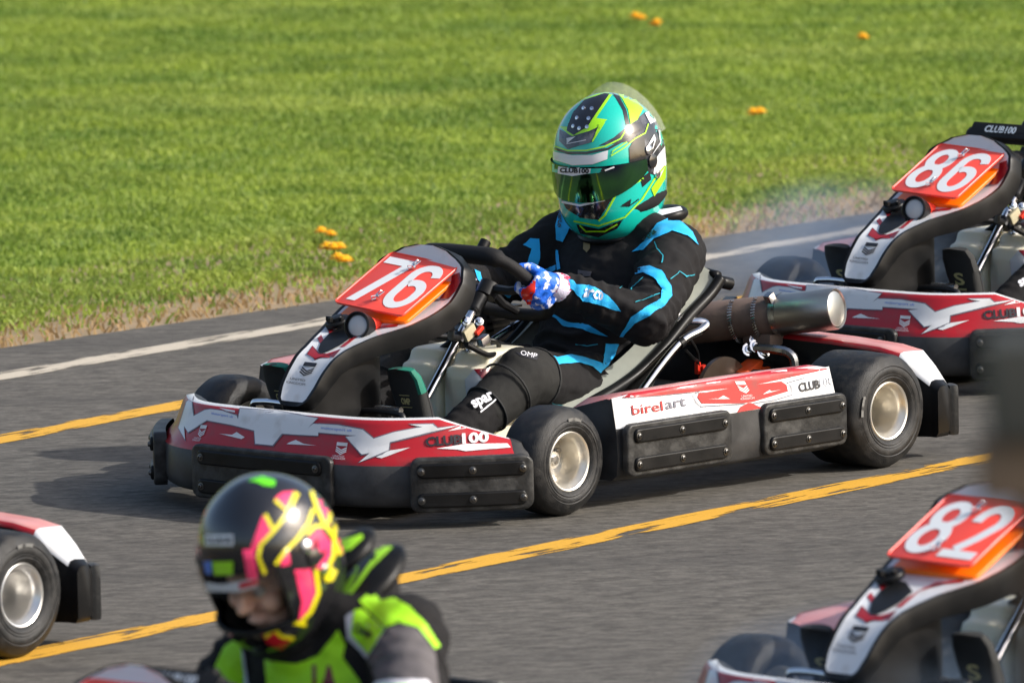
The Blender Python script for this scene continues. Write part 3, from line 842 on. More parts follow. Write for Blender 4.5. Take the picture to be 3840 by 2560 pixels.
    for s in (1, -1):
        t = MB(); t.tube(catmull([(.245, s * .222, .352), (.215, s * .25, .352), (.20, s * .265, .345), (.225, s * .27, .333), (.32, s * .275, .305), (.53, s * .33, .205), (.72, s * .40, .11), (.75, s * .41, .09)], 6), .0105, 12); st = obj('seat_stay', t, 'chrome', K)
        t = MB(); bolt(t, (.24, s * .215, .362), (0, s, .1), .012); t.tube([(.24, s * .20, .355), (.24, s * .236, .352)], .014, 8); obj('stay_bolt', t, 'steel', st)
        t = MB(); t.tube([(.31, s * .274, .308), (.295, s * .2735, .313)], .0125, 10); obj('cable_tie', t, 'black_plastic', st)
    # ---- rear axle, brake, silencer
    t = MB(); t.tube([(0, -.5, .14), (0, .5, .14)], .025, 16); obj('rear_axle', t, 'axle_steel', K)
    t = MB(); t.lathe([(-.006, .045), (-.006, .095), (.006, .095), (.006, .045)], (0, .14, .14), (0, 1, 0), 40, close=True); t.lathe([(-.02, .03), (-.02, .05), (.004, .05), (.004, .03)], (0, .14, .14), (0, 1, 0), 20, close=True); obj('brake_disc', t, 'disc_iron', K)
    t = MB(); t.box((-.085, .15, .185), (.075, .05, .045), Matrix.Rotation(.35, 3, 'Y'), bev=.006); t.box((-.12, .15, .16), (.03, .06, .08), bev=.005); cal = obj('brake_caliper', t, 'caliper_orange', K)
    t = MB(); t.lathe([(0, .014), (.02, .014), (.022, .0005)], (-.075, .176, .185), (0, 1, 0), 12); t.box((-.13, .16, .20), (.05, .03, .02), bev=.004); obj('caliper_piston', t, 'black_metal', cal)
    t = MB()
    t.tube(catmull([(-.135, .26, .08), (-.135, .26, .2), (-.13, .25, .235), (-.12, .215, .245), (-.115, .15, .245)], 4), .012, 8); obj('bearing_bracket', t, 'steel', K)
    for c in ((-.115, .15, .25), (-.12, .17, .235), (-.11, .13, .24), (-.125, .14, .262)):
        t = MB(); bolt(t, c, (.4, .8, .3), .011); obj('bracket_bolt', t, 'chrome', K)
    A = Vector((-.06, -.225, .268)); B = Vector((-.20, .342, .346)); ax = (B - A); L = ax.length; ax.normalize()
    t = MB(); t.lathe([(0, .02), (.02, .047), (.05, .05), (L - .165, .05), (L - .155, .047)], A, ax, 36); ex = obj('exhaust_silencer', t, 'rusty_steel', K, angle=50)
    t = MB(); t.lathe([(L - .163, .0515), (L - .10, .051), (L - .006, .0515), (L, .049), (L - .004, .046), (L - .03, .044), (L - .032, .0005)], A, ax, 36); obj('silencer_end', t, 'silencer_steel', ex, angle=50)
    t = MB(); t.lathe([(L - .004, .044), (L - .002, .041), (L - .002, .0005)], A, ax, 30); obj('end_gauze', t, 'gauze_steel', ex, angle=50)
    t = MB(); q = A + ax * (L - .158); t.box(q + Vector((.035, .0, .04)), (.022, .02, .035), Matrix.Rotation(.5, 3, 'Y'), bev=.003); t.lathe([(L - .166, .0525), (L - .15, .0525)], A, ax, 36); obj('silencer_clamp', t, 'steel', ex)
    for k in (L - .27, L - .205):
        t = MB(); x = ax.orthogonal().normalized(); pts = []
        u0 = Vector((.72, .55, .0)); u0 = (u0 - ax * u0.dot(ax)).normalized(); w0 = ax.cross(u0)
        for i in range(64):
            q = -1.1 + 2.6 * i / 63; c = A + ax * k + (u0 * math.cos(q) + w0 * math.sin(q)) * .056
            pts.append(c + ax * (.005 * math.cos(i * 2.1)) + (u0 * math.cos(q) + w0 * math.sin(q)) * (.005 * math.sin(i * 2.1)))
        t.tube(pts, .0017, 5); obj('retaining_spring', t, 'steel', ex)
    t = MB(); t.box(A + ax * (L - .2) + Vector((0, 0, -.055)), (.07, .09, .03), bev=.008); t.tube([A + ax * (L - .2) + Vector((0, 0, -.06)), (-.12, .16, .24)], .014, 8); obj('silencer_cradle', t, 'rusty_steel', ex)
    t = MB(); t.tube(catmull([A + ax * .02, A - ax * .04, (.05, -.33, .24), (.16, -.38, .22), (.22, -.40, .25)], 5), .024, 12); obj('exhaust_pipe', t, 'rusty_steel', K)
    # ---- engine on the right of the seat
    t = MB(); t.box((.24, -.40, .15), (.20, .16, .16), bev=.015)
    for k in range(7): t.box((.27, -.40, .25 + .017 * k), (.13, .14, .006))
    t.box((.27, -.40, .30), (.09, .10, .14), bev=.01); eng = obj('engine', t, 'black_metal', K)
    t = MB(); t.tube([(.36, -.33, .30), (.36, -.2 - .25, .30)], .05, 18); t.box((.42, -.37, .27), (.10, .12, .11), bev=.02); obj('air_box', t, 'black_plastic', eng)
    # ---- cable with its red plug by the seat
    t = MB(); t.tube(catmull([(.09, .10, .30), (.05, .09, .27), (.02, .08, .24), (.015, .075, .215)], 5), .004, 6); t.tube(catmull([(.10, .11, .26), (.06, .10, .235), (.03, .085, .225), (.018, .08, .21)], 5), .004, 6); cb = obj('ignition_cable', t, 'black_plastic', K)
    t = MB(); t.box((.02, .078, .205), (.012, .012, .03), bev=.003); t.box((.005, .085, .195), (.012, .012, .035), Matrix.Rotation(.3, 3, 'Y'), bev=.003); t.box((.012, .08, .175), (.008, .008, .02), bev=.002); obj('cable_plug', t, 'connector_red', cb)
    # ---- rear bumper wrapping behind the rear wheels
    ys = [-.672, -.664, -.655, -.645, -.60, -.565, -.5, -.35, -.2, 0]; ys = ys + [-q for q in ys[-2::-1]]
    rows = []
    for yv in ys:
        a = abs(yv); top = interp(a, [0, .3, .5, .565, .645, .655, .672], [.282, .279, .268, .257, .192, .187, .18]); bot = interp(a, [0, .40, .46, .672], [.10, .09, .05, .05])
        xf = -.165 - (.02 if a > .6 else 0); xb = interp(a, [0, .55, .62, .655, .672], [-.275, -.275, -.268, -.25, -.235])
        e = .004 if a < .668 else .016
        rows.append([Vector((xf, yv, bot + e)), Vector((xf, yv, top - .014)), Vector((xf - .008, yv, top - .003)), Vector((xf - .022, yv, top)), Vector((xb + .015, yv, top - .004)), Vector((xb + .003, yv, top - .016)), Vector((xb, yv, top - .03)), Vector((xb, yv, bot + .01 + e)), Vector((xb + .012, yv, bot + e))])
    mb = MB(); mb.loft(rows)
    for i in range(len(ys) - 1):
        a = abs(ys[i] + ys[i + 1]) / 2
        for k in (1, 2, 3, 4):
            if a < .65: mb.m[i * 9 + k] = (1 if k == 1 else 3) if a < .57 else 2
    rb = obj('rear_bumper', mb, ['black_plastic', 'red_sticker', 'white_sticker', 'faded_glare_red_sticker'], K, angle=50)
    for s in (1, -1):
        t = MB(); t.box((-.256, s * .655, .115), (.026, .05, .125), Matrix.Rotation(s * -.6, 3, 'Z'), bev=.012); obj('corner_pad', t, 'scuffed_rubber', rb)
    return dict(root=K, bump=bump, podL=podL, podR=podR, nose=nose, tank=tank, rb=rb, sw=swo, swf=sw)

# ------------------------------------------------------------------ number plate and nose fittings
def digit_bm(ch, w, h):
    """Tall grotesque digits drawn as strokes of even weight, centred on the origin."""
    bm = bmesh.new(); k = .026
    def strip(pts, closed=False, z=0.0):
        n = len(pts); L = []; R_ = []
        for i in range(n):
            a = Vector(pts[(i - 1) % n] if closed or i else pts[i]); b = Vector(pts[(i + 1) % n] if closed or i < n - 1 else pts[i])
            t = (b - a).normalized(); q = Vector((-t.y, t.x)) * k / 2; p = Vector(pts[i])
            L.append(bm.verts.new((p.x + q.x, p.y + q.y, z))); R_.append(bm.verts.new((p.x - q.x, p.y - q.y, z)))
        for i in range(n if closed else n - 1):
            j = (i + 1) % n; bm.faces.new((L[i], L[j], R_[j], R_[i]))
    W, H = w - k, h - k
    def P(a, b): return ((a - .5) * W, (b - .5) * H)
    def arc(cx, cy, rx, ry, a0, a1, n=14): return [P(cx + rx * math.cos(a0 + (a1 - a0) * i / n), cy + ry * math.sin(a0 + (a1 - a0) * i / n)) for i in range(n + 1)]
    pi = math.pi
    if ch == '7':
        x0, x1, y0, y1 = -w / 2, w / 2, -h / 2, h / 2
        vs = [bm.verts.new((x, y, 0)) for x, y in ((x0, y1), (x1, y1), (x1, y1 - k), (x1 - .03, y1 - k), (x0, y1 - k))]; bm.faces.new(vs)
        lo = [bm.verts.new((x, y, 0)) for x, y in ((x0 + .012, y0), (x0 + .012 + k * 1.1, y0))]; bm.faces.new((vs[3], vs[2], lo[1], lo[0]))
    elif ch == '6': strip(arc(.5, .77, .5, .23, .1, pi) + arc(.5, .27, .5, .27, pi, 2 * pi) + arc(.5, .36, .5, .24, 0, pi * .72))
    elif ch == '8': strip(arc(.5, .765, .45, .235, 0, 2 * pi, 28)[:-1], True); strip(arc(.5, .27, .5, .27, 0, 2 * pi, 28)[:-1], True, .0004)
    elif ch == '2': strip([P(.02, .70)] + arc(.5, .75, .48, .25, pi * .95, -.35, 16) + [P(.62, .36), P(.22, .10)]); q = P(0, 0); bm.faces.new([bm.verts.new((x, y, .0003)) for x, y in ((-w / 2, -h / 2), (w / 2, -h / 2), (w / 2, -h / 2 + k), (-w / 2, -h / 2 + k))])
    return bm
def make_plate(kart, digits, roll, with_tube, pos2):
    c = Vector((1.011, 0, .5085)); t = Vector((-.19, 0, .097)).normalized()
    yv = Vector((0, math.cos(roll), -math.sin(roll))); n = yv.cross(t).normalized()
    if n.z < 0: n = -n
    t = n.cross(yv).normalized()
    if t.z < 0: t = -t
    fn = lambda u, v, h: c + yv * u + t * v + n * h
    P = mapped('number_plate', plate_bm(rrect(.22, .22, .012, 4), -.003, .002, .0015, .2), fn, 'plate_red', kart)
    rim = MB(); o = rrect(.22, .22, .012, 5); rim.tube([fn(u, v, .002) for u, v in o], .0022, 6, closed=True); obj('plate_rim', rim, 'plate_red', P)
    for ch, u in zip(digits, pos2):
        bm = digit_bm(ch, .092, .184)
        for v in bm.verts: v.co = fn(v.co.x + u, v.co.y, .0032 + v.co.z)
        for f in bm.faces:
            f.normal_update()
            if f.normal.dot(n) < 0: f.normal_flip()
        me = bpy.data.meshes.new('digit'); bm.to_mesh(me); bm.free(); link('digit', me, 'plate_white', P, False)
    for (u, v) in ((.0, .068), (-.003, -.068)):
        k = MB(); k.lathe([(0, .006), (.012, .006), (.013, .0005)], fn(u, v, .001), n, 8)
        k.tube([fn(u - .004, v, .012), fn(u + .006, v + .012, .02), fn(u + .012, v + .016, .016), fn(u + .004, v + .002, .011)], .0018, 6)
        k.tube([fn(u, v, .012), fn(u - .006, v - .012, .016), fn(u - .001, v - .018, .012), fn(u + .003, v - .008, .01)], .0018, 6); obj('plate_clip', k, 'chrome', P)
    y0 = Vector((0, 1, 0)); fb = lambda u, v, h: c + y0 * u + t * v + n * h
    mapped('plate_backing', plate_bm(rrect(.222, .215, .014, 4, (.002, -.006)), -.034, -.026, .003, .2), fb, 'orange_plastic', kart)
    if with_tube:
        # camera tube lying in the hollow of the nose, its lens facing forward
        a = Vector((1.175, .028, .428)); d = Vector((.93, .25, .22)).normalized()
        m = MB(); m.lathe([(-.10, .0005), (-.10, .027), (-.02, .027), (-.018, .029)], a, d, 24); cm = obj('camera_tube', m, 'plate_red', kart)
        m = MB(); m.lathe([(-.03, .029), (0, .034), (.014, .034), (.016, .031), (.006, .029)], a, d, 28); obj('lens_hood', m, 'black_plastic', cm)
        m = MB(); m.lathe([(.006, .029), (.009, .025), (.009, .0245)], a, d, 28); obj('lens_ring', m, 'ring_grey', cm)
        m = MB(); m.lathe([(.0085, .0248), (.011, .02), (.012, .0005)], a, d, 28); obj('lens', m, 'lens_grey', cm)
    m = MB(); m.lathe([(0, .03), (.008, .032), (.012, .03), (.013, .018), (.02, .016), (.021, .0005)], (1.145, -.068, .423), (.35, -.1, 1), 20)
    for k in range(5):
        q = k * 1.2566; m.box(Vector((1.149, -.069, .436)) + Vector((.022 * math.cos(q), .022 * math.sin(q), 0)), (.012, .008, .012), Matrix.Rotation(q, 3, 'Z'), bev=.002)
    obj('nose_knob', m, 'black_plastic', kart)
    return P

# ------------------------------------------------------------------ helmets
HZ = [-.176, -.165, -.14, -.10, -.05, 0, .04, .09, .13, .155, .165, .168]
HF = [.098, .114, .140, .155, .153, .148, .141, .122, .090, .047, .018, .0006]
HB = [.075, .092, .116, .134, .145, .150, .146, .126, .090, .050, .018, .0006]
HS = [.078, .093, .107, .119, .126, .128, .125, .110, .083, .046, .018, .0006]
_hf = catmull([(z, f, 0) for z, f in zip(HZ, HF)], 8); _hb = catmull([(z, f, 0) for z, f in zip(HZ, HB)], 8); _hs = catmull([(z, f, 0) for z, f in zip(HZ, HS)], 8)
def hext(z, tab): return max(.0005, interp(z, [q.x for q in tab], [q.y for q in tab]))
def helm(a, z, off=0.0):
    f, b, s = hext(z, _hf), hext(z, _hb), hext(z, _hs); ca, sa = math.cos(a), math.sin(a); e = 2 / 2.2
    x = (f if ca > 0 else b) * math.copysign(abs(ca) ** e, ca); y = s * math.copysign(abs(sa) ** e, sa)
    p = Vector((x, y, z))
    if off: p += Vector((x / max(f, .02), y / max(s, .02), z / .17 * .9)).normalized() * off
    return p
def make_helmet(person, M, base, visor, opening=False):
    zs = [-.176, -.172, -.165, -.15, -.135, -.12, -.105, -.09, -.075, -.055, -.035, -.015, .005, .025, .045, .06, .075, .09, .103, .115, .126, .136, .145, .152, .158, .163, .166, .168]
    n = 72; mb = MB(); vs = []; fs = []
    for z in zs:
        for k in range(n): vs.append(M @ helm(2 * math.pi * k / n, z))
    for i in range(len(zs) - 1):
        for k in range(n):
            if opening and -.09 <= zs[i] and zs[i + 1] <= .046 and (k < 11 or k >= n - 11): continue
            l = (k + 1) % n; fs.append((i * n + k, i * n + l, (i + 1) * n + l, (i + 1) * n + k))
    mb.add(vs, fs); H = obj('helmet', mb, base, person, angle=180)
    t = MB(); t.tube([M @ helm(2 * math.pi * k / 48, -.172, .002) for k in range(48)], .008, 8, closed=True); obj('helmet_trim', t, 'black_plastic', H)
    if opening:
        t = MB(); vs = []; fs = []
        for z in (-.165, -.1, -.05, 0, .05, .1, .13, .15):
            for k in range(36): vs.append(M @ (helm(2 * math.pi * k / 36, z) * .9))
        for i in range(7):
            for k in range(36): l = (k + 1) % 36; fs.append((i * 36 + k, i * 36 + l, i * 36 + 36 + l, i * 36 + 36 + k))
        fs = [f for i, f in enumerate(fs) if not (1 <= i // 36 <= 3 and (i % 36 < 6 or i % 36 >= 30))]
        t.add(vs, fs); obj('helmet_lining', t, 'knee_pad', H)
        for z in (-.09, .045):
            t = MB(); t.tube([M @ helm(RAD(-55 + 110 * k / 24), z, .001) for k in range(25)], .005, 8); obj('opening_seal', t, 'black_plastic', H)
        for s in (1, -1):
            t = MB(); t.tube([M @ helm(RAD(55 * s), -.09 + .135 * k / 8, .001) for k in range(9)], .005, 8); obj('opening_seal', t, 'black_plastic', H)
    def vz(a, t):
        q = abs(a) / RAD(80)
        if opening: return (-.008 + .004 * q ** 3) * (1 - t) + (.085 - .05 * q ** 2.5) * t
        return (-.055 + .044 * q ** 2.5) * (1 - t) + (.031 - .014 * q ** 2.5) * t
    t = MB(); t.grid(lambda u, v: M @ helm(RAD(-80 + 160 * u), vz(RAD(-80 + 160 * u), v), .0045 if not opening else .006), 48, 8)
    V = obj('visor', t, visor, H, angle=180)
    for s in (1, -1):
        for (a, z, r) in ((88, .004, .017), (86, .034, .012), (92, -.034, .011)):
            p = M @ helm(RAD(a) * s, z, .001); q = M @ helm(RAD(a) * s, z, .011)
            t = MB(); t.lathe([(0, r), (.004, r), (.006, r * .7), (.0065, .0005)], p, q - p, 16); obj('visor_pivot', t, 'chrome' if r < .015 else 'black_paint', H)
    return H, V

# ------------------------------------------------------------------ drivers
def make_hand(person, sg, sw, wrist, red=True, mats=('glove_blue', 'glove_white')):
    t = MB()
    t.ellipsoid(sw(sg * .172, .0, .012), (.020, .045, .030), Matrix((sw(1, 0) - sw(0, 0), sw(0, 1) - sw(0, 0), sw(0, 0, 1) - sw(0, 0))).transposed())
    t.capsule(sw(sg * .17, -.005, .02), wrist, .028, .026)
    for k in range(4):
        b = .036 - .0242 * k; L = (1, 1.06, 1, .86)[k]
        j = [sw(sg * .178, b, .0), sw(sg * .170, b, -.026 * L), sw(sg * .145, b - .001, -.034 * L), sw(sg * .126, b - .002, -.026), sw(sg * .122, b - .002, -.014)]
        r = [.0112, .0100, .0094, .0088, .0082]
        for i in range(4): t.capsule(j[i], j[i + 1], r[i], r[i + 1], 10)
    j = [sw(sg * .165, .02, .028), sw(sg * .145, .045, .03), sw(sg * .128, .058, .02), sw(sg * .120, .06, .006)]
    for i in range(3): t.capsule(j[i], j[i + 1], (.0145, .0125, .011)[i], (.0125, .011, .0095)[i], 10)
    g = fuse('glove', t, .0032, 2, mats[0], person)
    d = (Vector(wrist) - sw(sg * .17, -.005, .02)); d.normalize()
    t = MB(); w = Vector(wrist)
    t.tube([w - d * .055, w - d * .04, w - d * .01, w + d * .02, w + d * .035], [.030, .0345, .0355, .037, .035], 18); obj('glove_cuff', t, mats[1], g)
    return g

def make_shoe(person, heel, toe, side, accent, fwd=(1, .05, .12)):
    h = Vector(heel); e = Vector(toe); ax = (e - h); L = ax.length; ax.normalize()
    f = Vector(fwd); f = (f - ax * f.dot(ax)).normalized(); s = ax.cross(f)
    W = [.02, .035, .037, .039, .043, .047, .046, .037, .006]; T = [.018, .036, .042, .044, .04, .034, .028, .02, .004]
    rows = []; rs = []
    tt = [0, .06, .22, .4, .58, .74, .88, .97, 1.0]
    for i in range(9):
        c = h + ax * (L * tt[i]); cf = .012
        rows.append([c + s * (W[i] * math.cos(q)) - f * (T[i] - cf) + f * (T[i] * (math.sin(q) if math.sin(q) < .3 else .3 + (math.sin(q) - .3) * .35)) for q in [2 * math.pi * k / 20 for k in range(20)]])
    mb = MB(); mb.loft(rows); sh = obj('shoe', mb, 'shoe_black', person, angle=60)
    # toe cap in a second colour over the upper
    mb = MB(); mb.loft([[p + (p - (h + ax * (L * tt[i]))).normalized() * .0015 for p in rows[i][10:20] + rows[i][:3]] for i in (5, 6, 7, 8)], closed=False, caps=False); obj('toe_cap', mb, accent, sh)
    mb = MB(); mb.loft([[p + (p - (h + ax * (L * tt[i]))).normalized() * .0015 for p in rows[i][15:20]] for i in (1, 2, 3, 4, 5, 6)], closed=False, caps=False); obj('shoe_side', mb, 'shoe_carbon', sh)
    return sh

def body_volume(D):
    t = MB()
    rows = []
    for (x, y, z, hw, hd, lean) in D['torso']:
        up = Vector((math.sin(lean), 0, math.cos(lean))); fw = Vector((math.cos(lean), 0, -math.sin(lean)))
        rows.append([Vector((x, y, z)) + Vector((0, 1, 0)) * (hw * math.cos(q)) + fw * (hd * math.sin(q)) for q in [2 * math.pi * k / 24 for k in range(24)]])
    t.loft(rows)
    for s in ('L', 'R'):
        sh, el, wr = D['arm' + s]; r = D.get('armr', (.079, .063, .061, .044))
        t.capsule(sh, el, r[0], r[1], 14); t.capsule(el, wr, r[2], r[3], 14)
        hp, kn, an = D['leg' + s]
        t.capsule(hp, kn, .096, .066, 14); t.capsule(kn, an, .062, .046, 14)
        t.capsule((hp[0] - .03, hp[1] * .4, hp[2] + .01), hp, .1, .095, 14)
        n = Vector(D['neck']); t.capsule(n, Vector(sh) + Vector((0, 0, .012)), .062, .06, 12)
    n = Vector(D['neck']); t.capsule(n - Vector((0, 0, .05)), n + Vector((.01, 0, .055)), .075, .062)
    return t

BASE = Vector((.40, 0, .075))
def settle(person, kart):
    """The person's own root sits at the seat base; parts keep kart coordinates."""
    person.location = kart.matrix_world @ BASE if False else Matrix.Translation(kart.location) @ Matrix.Rotation(kart.rotation_euler.z, 4, 'Z') @ BASE
    person.rotation_euler = kart.rotation_euler
    for c in person.children: c.location = -BASE

def make_driver(D, sw, suit, gl, shoe_accent, helmet_base, visor, opening=False, wrinkle=.0042):
    P = empty('person')
    folds = []
    for k in 'LR':
        sh, el, wr = (Vector(q) for q in D['arm' + k]); hp, kn, an = (Vector(q) for q in D['leg' + k])
        folds += [(el, (el - sh).normalized(), .10, .008, 85), (sh.lerp(el, .35), (el - sh).normalized(), .09, .006, 60), (el.lerp(wr, .75), (wr - el).normalized(), .07, .005, 95), (hp.lerp(kn, .25), (kn - hp).normalized(), .10, .007, 70), (an.lerp(kn, .15), (an - kn).normalized(), .07, .004, 90)]
    wst = Vector(D['torso'][2][:3]); folds.append((wst + Vector((.08, 0, 0)), Vector((-.4, 0, 1)).normalized(), .16, .009, 55))
    body = fuse('body', body_volume(D), .0075, 6, suit, P, wrinkle, 13, (1.5, 1, 1.9), folds)
    hands = [make_hand(P, s, sw, D['arm' + k][2], mats=gl) for s, k in ((1, 'L'), (-1, 'R'))]
    shoes = [make_shoe(P, *D['shoe' + k], 1, shoe_accent) for k in 'LR']
    c, yaw, pitch, roll = D['head']
    M = Matrix.Translation(c) @ Matrix.Rotation(yaw, 4, 'Z') @ Matrix.Rotation(pitch, 4, 'Y') @ Matrix.Rotation(roll, 4, 'X') @ Matrix.Scale(D.get('head_size', 1.0), 4)
    H, V = make_helmet(P, M, helmet_base, visor, opening)
    # padded neck collar below the helmet
    nk = Vector(D['neck']); t = MB(); rows = []
    for i, (r, z, o) in enumerate(((.085, -.02, 0), (.118, -.012, .0), (.128, .006, -.004), (.12, .024, -.008), (.098, .03, -.008), (.08, .024, -.004))):
        rows.append([nk + Vector((.02 + o + r * 1.08 * math.cos(q), r * math.sin(q), .055 + z + .018 * (-math.cos(q)))) for q in [2 * math.pi * k / 32 for k in range(32)]])
    t.loft(rows + rows[:1], caps=False); collar = obj('neck_brace', t, 'suit_black', P, angle=180) if D.get('collar', True) else None
    return dict(root=P, body=body, hands=hands, shoes=shoes, helmet=H, visor=V, M=M, collar=collar)

